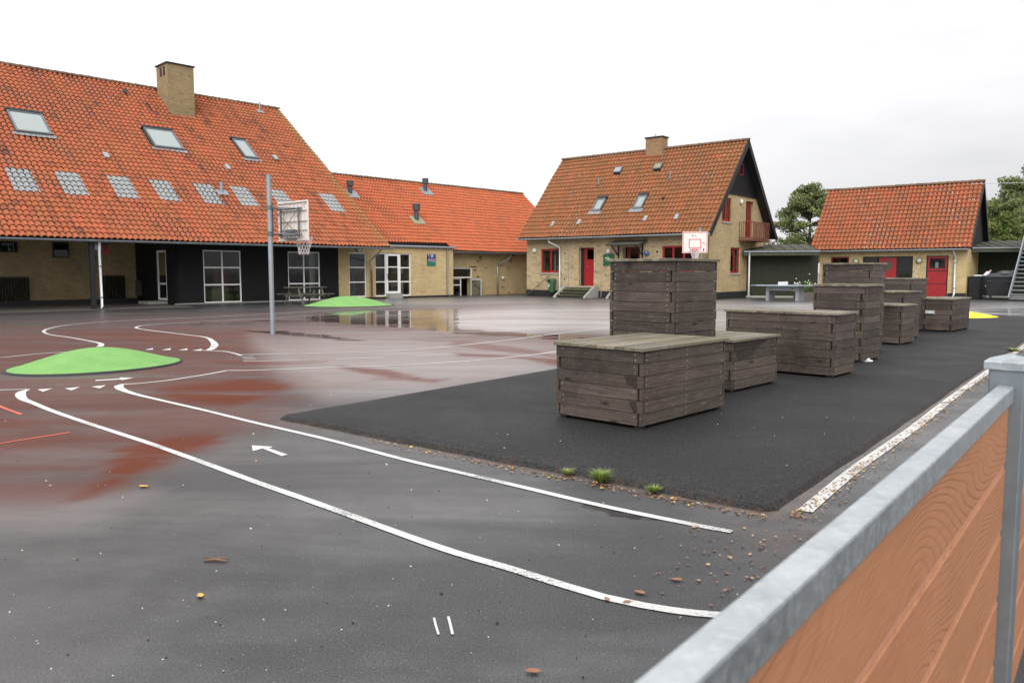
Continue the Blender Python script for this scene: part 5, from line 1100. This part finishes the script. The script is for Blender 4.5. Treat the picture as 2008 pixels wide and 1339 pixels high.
for a, b in ((-.55, 1.05), (.1, 1.28)): mb.dome((a, -.1, b), (0, -.7, .7), .03, .02, 'flower_white', 7, 2)
mb.build('blossom', fp)
# ============================================================ BINS
def wheelie(loc, h, label, w_=.58, d_=.65, H_=1.1, emblem=False):
    T = thing('wheelie_bin', label, 'wheelie bin', loc, h, 'black wheelie bins by the carport')
    mb = MB(); tp, bt = w_/2, w_/2*.82
    b = [(-bt, .06, .08), (bt, .06, .08), (bt, d_*.86, .08), (-bt, d_*.86, .08)]; t = [(-tp, 0, H_), (tp, 0, H_), (tp, d_, H_), (-tp, d_, H_)]
    for i in range(4): mb.quad([b[i], b[(i+1) % 4], t[(i+1) % 4], t[i]], 'bin_plastic')
    mb.quad(b, 'bin_plastic'); mb.quad(t, 'bin_plastic'); mb.build('body', T, bevel=.012)
    mb = MB(); mb.box(-tp-.02, tp+.02, -.03, d_+.02, H_, H_+.05, 'bin_lid'); mb.box(-tp+.04, tp-.04, .05, d_-.05, H_+.05, H_+.075, 'bin_lid'); mb.tube([(-tp+.03, d_+.05, H_+.02), (tp-.03, d_+.05, H_+.02)], .018, 'bin_plastic', 6); mb.build('lid', T, bevel=.012)
    for s in (-1, 1): mb = MB(); mb.tube([(s*(bt+.02), d_*.9, .1), (s*(bt+.07), d_*.9, .1)], .1, 'rubber_black', 14); mb.build('wheel', T)
    if emblem: mb = MB(); mb.disc((0, .02, .66), (1, 0, 0), (0, .07, 1), .05, .05, 'zinc_light', 8); mb.box(-.12, .12, -.01, .03, .76, .78, 'vent_grey'); mb.box(-.12, .12, .04, .06, .13, .16, 'zinc_light'); mb.build('emblem', T)
    return T
bA = G(1909, 586.5); bB = G(1932, 585.5); bC = G(1957, 588.5)
wheelie(bA, 128.8, 'wheelie bin next to the outbuilding corner with a white tray on its lid')
wheelie(bB, 118, 'wheelie bin in the middle with a small pale emblem on its front', emblem=True)
tr_ = thing('white_tray', 'flat white tray lying on the left wheelie bin', 'tray', bA+hd(38.8)*.3+hd(128.8)*.1+np.array([0, 0, 1.18]), 128.8); mb = MB(); mb.box(-.17, .2, -.15, .15, 0, .06, 'paper'); mb.build('tray_body', tr_, bevel=.01)
T = thing('waste_container', 'large black four wheeled waste container with domed lid beside the steel stair', 'waste container', bC, 122)
mb = MB(); H_ = 1.15; b = [(-.50, .1, .2), (.50, .1, .2), (.50, .75, .2), (-.50, .75, .2)]; t = [(-.60, 0, H_), (.60, 0, H_), (.60, .85, H_), (-.60, .85, H_)]
for i in range(4): mb.quad([b[i], b[(i+1) % 4], t[(i+1) % 4], t[i]], 'bin_plastic')
mb.quad(b, 'bin_plastic'); mb.build('body', T, bevel=.015)
mb = MB(); n = 8
for i in range(n):
    a0 = math.pi*i/n; a1 = math.pi*(i+1)/n; f = lambda a: (.43-.45*math.cos(a), H_+.02+.17*math.sin(a))
    mb.quad([(-.62, *f(a0)), (.62, *f(a0)), (.62, *f(a1)), (-.62, *f(a1))], 'bin_lid')
for x in (-.62, .62): mb.quad([(x, .43-.45*math.cos(math.pi*i/n), H_+.02+.17*math.sin(math.pi*i/n)) for i in range(n+1)], 'bin_lid')
mb.box(-.63, .63, -.05, .9, H_-.03, H_+.02, 'bin_plastic'); mb.build('lid', T)
mb = MB(); mb.box(-.52, -.28, -.06, .0, .90, .97, 'bin_lid'); mb.box(.25, .5, -.06, .0, .90, .97, 'bin_lid'); mb.build('handles', T)
for x in (-.45, .45):
    for y in (.15, .7): mb = MB(); mb.tube([(x-.02, y, .09), (x+.02, y, .09)], .09, 'rubber_black', 12); mb.box(x-.035, x+.035, y-.05, y+.04, .1, .21, 'zinc_light'); mb.build('wheel', T)
bg_ = thing('waste_bag', 'dark grey rubbish bag lying on the waste container lid', 'rubbish bag', bC+hd(32)*.45+hd(122)*.25+np.array([0, 0, 1.3]), 122); mb = MB(); mb.dome((0, 0, 0), (0, 0, 1), .42, .16, 'vent_grey', 12, 4); mb.dome((.35, .05, .0), (0, 0, 1), .2, .18, 'vent_grey', 10, 4); mb.build('bag_body', bg_, smooth=True)
pp = thing('torn_poster', 'torn white and pink paper sticking up beside the waste container lid', 'paper', bC+hd(122)*(-.55)+np.array([0, 0, 1.22]), 122); mb = MB(); mb.box(-.16, .0, 0, .006, 0, .2, 'paper', fr=lambda q: (q[0]+q[2]*.8, q[1], q[2])); mb.box(.0, .07, 0.001, .007, .06, .27, 'mural_pink', fr=lambda q: (q[0]+q[2]*.55, q[1], q[2])); mb.build('sheet', pp)
# ============================================================ STEEL STAIR
st_ = thing('steel_staircase', 'galvanised steel outdoor stair with open treads at the right edge', 'staircase', G(1979, 590.5), 132)
mb = MB(); n = 27; rise = .2; run = .215; Wd = 1.25
for x in (0, Wd):
    mb.box(x-.03, x+.03, 0, 1, 0, 1, 'galv_dark', fr=lambda q: (q[0], q[1]*n*run+(.0 if q[2] < .5 else -.16), q[1]*n*rise+(0 if q[2] < .5 else .17)+q[2]*.0))
mb.build('stringers', st_)
mb = MB(); mb.tube([(-.035, -.16, .18), (-.035, n*run-.16, n*rise+.18)], .012, 'zinc_light', 5); mb.build('edge_strip', st_)
for i in range(n): mb = MB(); mb.box(.03, Wd-.03, i*run-.1, i*run+.12, (i+.6)*rise-.02, (i+.6)*rise+.02, 'zinc'); mb.build('tread', st_)
# ============================================================ TREES
def tree(name, label, cat, loc, h, crown, leafm, nleaf, ls, seed, trunk_r=.16, lean=0, clumps=None, group=None):
    rnd = random.Random(seed); T = thing(name, label, cat, loc, 90, group); mb = MB(); z0 = crown[0]; zt = h
    tr_p = [(lean*t*h+.1*math.sin(t*5+seed), .1*math.cos(t*4), t*h*.9) for t in [i/8 for i in range(9)]]
    mb.tube(tr_p, trunk_r, 'bark', 9, rs=[trunk_r*(1.15-t/8) for t in range(9)]); tips = []
    for i in range(clumps or 26):
        t = rnd.uniform(.28 if z0 < 2.6 else .4, .97); base = Vector(tr_p[0]).lerp(Vector(tr_p[-1]), t); base.z = t*h*.9; ang = rnd.uniform(0, 2*math.pi); zz = base.z+rnd.uniform(.1, .9); f = (zz-z0)/(h-z0+.01)
        if f < -.1: continue
        prof = crown[1]*max(.25, math.sin(math.pi*min(1, max(.12, f*.8+.22))))*rnd.uniform(.6, 1.15); tip = Vector((base.x+math.cos(ang)*prof, base.y+math.sin(ang)*prof, min(h-.1, zz)))
        midp = base.lerp(tip, .5)+Vector((0, 0, rnd.uniform(-.05, .25))); mb.tube([base, midp, tip], .04, 'bark', 6, rs=[trunk_r*.4*(1.2-t), trunk_r*.22, .012]); tips.append((tip, rnd.uniform(.55, 1.0)*crown[2])); tips.append((midp.lerp(tip, rnd.random()), rnd.uniform(.4, .8)*crown[2]))
        for k in range(3): q = midp.lerp(tip, rnd.random()); e = q+Vector((rnd.uniform(-.7, .7), rnd.uniform(-.7, .7), rnd.uniform(-.25, .5)))*crown[2]*1.1; mb.tube([q, e], .012, 'bark', 4, cap=False); tips.append((e, rnd.uniform(.25, .5)*crown[2]))
    mb.build('trunk', T, smooth=True); mb = MB(); tot = sum(r**2 for _, r in tips)
    for c, r in tips:
        for _ in range(int(nleaf*r**2/tot)):
            d = Vector((rnd.gauss(0, 1), rnd.gauss(0, 1), rnd.gauss(0, 1))).normalized()*r*rnd.random()**.45; d.z *= .6; q = c+d; nn = Vector((rnd.gauss(0, .7), rnd.gauss(0, .7), rnd.gauss(0, .7)+.5)).normalized(); u = nn.cross(Vector((rnd.random()-.5, rnd.random()-.5, rnd.random()-.5))).normalized(); v = nn.cross(u); s = ls*rnd.uniform(.6, 1.2)
            mb.quad([q-u*s, q-v*s*.5+nn*s*.1, q+u*s, q+v*s*.5+nn*s*.1], leafm)
    mb.build('crown', T); return T
tree('deciduous_tree', 'loose green tree between the brick house and the outbuilding', 'tree', (.375*55, 55, 0), 7.7, (1.9, 2.25, .72), 'leaf_mid', 19000, .105, 11, clumps=52)
tree('deciduous_tree', 'tall dark green tree at the right edge behind the outbuilding', 'tree', (.672*62, 62, 0), 10.2, (3.0, 4.1, 1.1), 'leaf_dark', 22000, .14, 5, .25, clumps=60)
tree('deciduous_tree', 'mid green tree left of the tall dark tree behind the outbuilding', 'tree', (.636*57, 57, 0), 8.3, (2.2, 2.7, .95), 'leaf_mid', 20000, .12, 21, .18, clumps=56)
tree('garden_shrub', 'yellow green shrub above the right carport roof beside the roof gable', 'shrub', (.617*50, 50, 0), 5.1, (1.6, 1.3, .7), 'leaf_light', 8000, .10, 9, .08, clumps=26)
tree('garden_shrub', 'green bushy shrub above the right carport roof next to the stair', 'shrub', (.648*51, 51, 0), 5.4, (1.8, 1.4, .8), 'leaf_mid', 9000, .11, 33, .08, clumps=26)
# overhead wire
wr_ = thing('overhead_wire', 'thin wire running from the outbuilding ridge to the right', 'wire', (24.1, 41.7, 6.0), 100); mb = MB(); mb.tube([(0, 0, 0), (5, 1, .1), (12, 2, .9)], .014, 'zinc_light', 4); mb.build('cable', wr_)
# ============================================================ FOREGROUND FENCE
fd_ = G(1973, 755.5, 1.1); FH = 38.5
fe = thing('composite_fence', 'foreground fence of brown wood composite boards under a galvanised steel rail', 'fence', (fd_[0], fd_[1], 0), FH)
L0 = -3.4
mb = MB(); mb.box(L0, .0, -.019, .019, 1.055, 1.1, 'galvanised'); mb.box(.102, 2.4, -.019, .019, 1.055, 1.1, 'galvanised'); mb.build('top_rail', fe, bevel=.004)
for i in range(6):
    z1 = 1.065-.182*i; z0 = max(z1-.182, .03)
    for a, b in ((L0, .0), (.10, 2.4)):
        mb = MB(); mb.box(a, b, -.009, .009, z0+.010, z1-.009 if i else 1.058, 'composite', grain='x')
        if i: mb.box(a+.002, b-.002, -.0062, .0062, z1-.0095, z1+.0105, 'composite_plain')
        mb.build('board', fe, bevel=.0025)
mb = MB(); mb.box(-.048, .048, -.042, .042, -.02, 1.156, 'galvanised_post'); p_ = mb.build('post', fe, bevel=.005); p_.location = (.052, 0, 0)
mb = MB(); q = .054; mb.box(-q, q, -q, q, 1.139, 1.1615, 'galvanised', skip='t')
for a, b in (((-q, -q), (q, -q)), ((q, -q), (q, q)), ((q, q), (-q, q)), ((-q, q), (-q, -q))): mb.quad([(*a, 1.1615), (*b, 1.1615), (0, 0, 1.181)], 'galvanised')
mb.build('cap', p_, bevel=.002)
# ============================================================ SMALL THINGS ON THE GROUND
def leaf(px, py, s, mat, label, rz=0, z=0.0, group=None):
    T = MB(); n = 10; pr = [(0, -1), (.35, -.75), (.55, -.3), (.5, .15), (.3, .6), (0, 1), (-.32, .6), (-.52, .12), (-.5, -.35), (-.3, -.78)]
    c, s_ = math.cos(rz), math.sin(rz); V = [(s*(x*c-y*s_), s*(x*s_+y*c), .004+.25*s*abs(x)+.12*s*y*y+random.uniform(0, .1*s)) for x, y in pr]; V.append((0, 0, .003))
    for i in range(10): T.quad([V[i], V[(i+1) % 10], V[10]], mat)
    T.tube([(s*s_, -s*c, .004), (s*s_*1.6, -s*c*1.6, .008)], s*.04, 'twig_brown', 4)
    o = T.build('fallen_leaf', loc=tuple(G(px, py, z))); tag(o, label, 'leaf', group); return o
leaf(281, 955, .036, 'leaf_yellow', 'bright yellow leaf on the wet asphalt left of the painted arrow', 1.2)
leaf(393, 1169, .026, 'leaf_yellow', 'small curled yellow leaf alone in the left foreground', .5)
leaf(1044, 1318, .028, 'leaf_orange', 'flat brown leaf at the bottom edge near the fence', 1.4)
leaf(1254, 1163, .028, 'leaf_orange', 'curled orange leaf just inside the curved white line', .9)
leaf(1190, 1176, .02, 'leaf_orange', 'left of two small brown leaves lying on the curved white line', .2)
leaf(1229, 1182, .022, 'leaf_orange', 'right of two small brown leaves lying on the curved white line', 1.9)
leaf(1326, 1138, .028, 'leaf_orange', 'orange leaf left of the leaf litter near the fence', 1.3)
tw = MB(); tw.tube([(-.055, .0, .006), (.0, .004, .009), (.055, -.012, .007)], .004, 'twig_brown', 6, rs=[.005, .007, .003]); tw.tube([(-.02, .0, .01), (.03, .015, .013), (.055, .014, .012)], .0035, 'twig_brown', 5); tw.tube([(-.06, .01, .012), (-.03, .008, .015)], .004, 'old_timber', 5)
o = tw.build('twig', loc=tuple(G(423, 1100))); tag(o, 'small brown piece of twig in the left foreground', 'twig')
o = MB(); o.quad([(-.07, -.04, .004), (.06, -.05, .008), (.09, .03, .02), (-.02, .05, .03), (-.09, .02, .01)], 'paper'); o.quad([(-.05, -.02, .02), (.03, -.03, .03), (.04, .02, .05), (-.04, .02, .04)], 'paper'); o = o.build('crumpled_paper', loc=tuple(G(1701, 709, ZP))); tag(o, 'crumpled white paper on the pad at the foot of the tall narrow crate', 'paper')
# leaf litter (uncountable)
rnd = random.Random(12); mb = MB()
def litter(x, y, z, s, mat):
    a = rnd.uniform(0, 6.28); u = Vector((math.cos(a), math.sin(a), rnd.uniform(-.2, .2)))*s; v = Vector((-math.sin(a), math.cos(a), rnd.uniform(-.2, .2)))*s*rnd.uniform(.4, .7); c = Vector((x, y, z+.005+rnd.random()*.006)); mb.quad([c-u, c-u*.3-v, c+u*.5-v*.8, c+u, c+u*.4+v*.9+Vector((0, 0, s*.3)), c-u*.5+v], mat)
LM = ['leaf_tan', 'leaf_orange', 'leaf_brown', 'leaf_tan', 'leaf_brown', 'leaf_yellow']
for i in range(190):   # drift off the pad corner
    px = rnd.gauss(1470, 85); py = rnd.gauss(1085, 48)
    if py < 1015+abs(px-1516)*.12 or px > 1640-(py-1000)*.5: continue
    g = G(px, py); litter(g[0], g[1], 0, rnd.uniform(.003, .012)*(1 if rnd.random() < .85 else 1.5), rnd.choice(LM[1:5]))
for i in range(340):   # along the near edge
    t = rnd.random()**.7; u = -.06-abs(rnd.gauss(0, .05)); v = pw*(1-t)*.75; q = PB+U_*u+V_*v; litter(q[0], q[1], 0, rnd.uniform(.004, .016), rnd.choice(LM))
for i in range(1500):  # strip between pad and white edge line
    u = rnd.random()**1.6*19; v = -.08-abs(rnd.gauss(0, .075)); q = PB+U_*u+V_*v; litter(q[0], q[1], 0, rnd.uniform(.004, .013)*(1+u*.06), rnd.choice(LM+['leaf_tan', 'leaf_tan']))
o = mb.build('leaf_litter'); tag(o, 'brown and yellow leaf litter around the edge of the black pad', kind='stuff')
# grit
mb = MB()
for i in range(300):
    px = rnd.uniform(-40, 1800); py = 600+730*rnd.random()**.8; g = G(px, py); du = (g-PB)@U_; dv = (g-PB)@V_; on = .3 < du < pl_len-.3 and .3 < dv < pw-.3
    z = ZP if on else 0
    if not on and (-.3 < du < pl_len+.1 and -.1 < dv < pw+.1): continue
    if on: g = G(px, py, ZP)
    s = rnd.uniform(.0012, .0036)*(1+g[1]*.12)*(2.0 if rnd.random() < .05 else 1); s = min(s, .014); mb.dome((g[0], g[1], z+.001), (rnd.uniform(-.3, .3), rnd.uniform(-.3, .3), 1), s, s*.8, rnd.choice(['stone_white', 'stone_white', 'stone_dark', 'leaf_tan', 'stone_dark']) if not on else rnd.choice(['stone_white', 'stone_white', 'leaf_tan']), 6, 2)
o = mb.build('scattered_grit'); tag(o, 'tiny white and dark grit scattered on the asphalt', kind='stuff')
def weed(px, py, r, h, label, n=70, pale=.3):
    mb = MB()
    for i in range(n*3):
        a = rnd.uniform(0, 6.28); l = h*rnd.uniform(.3, .95); o_ = r*rnd.uniform(.3, 1); b = Vector((math.cos(a)*r*.15*rnd.random(), math.sin(a)*r*.15*rnd.random(), 0)); t = Vector((math.cos(a)*o_, math.sin(a)*o_, l)); m_ = b.lerp(t, .5)+Vector((0, 0, l*.25)); s = Vector((-math.sin(a), math.cos(a), 0))*.0016; mat = 'weed_pale' if rnd.random() < pale else 'weed_green'
        mb.quad([b-s, b+s, m_+s, m_-s], mat); mb.quad([m_-s, m_+s, t], mat)
    o = mb.build('grass_tuft', loc=tuple(G(px, py))); tag(o, label, 'weed')
weed(1178, 944, .12, .09, 'largest of three grass tufts along the near edge of the pad', 130)
weed(1114, 931, .075, .055, 'leftmost small pale grass tuft along the near edge of the pad', 50, .6)
weed(1282, 965, .085, .05, 'rightmost grass tuft near the corner of the pad', 70)
weed(1985, 688, .3, .06, 'low weeds in the leaf strip at the far right edge of the pad', 160, .5)
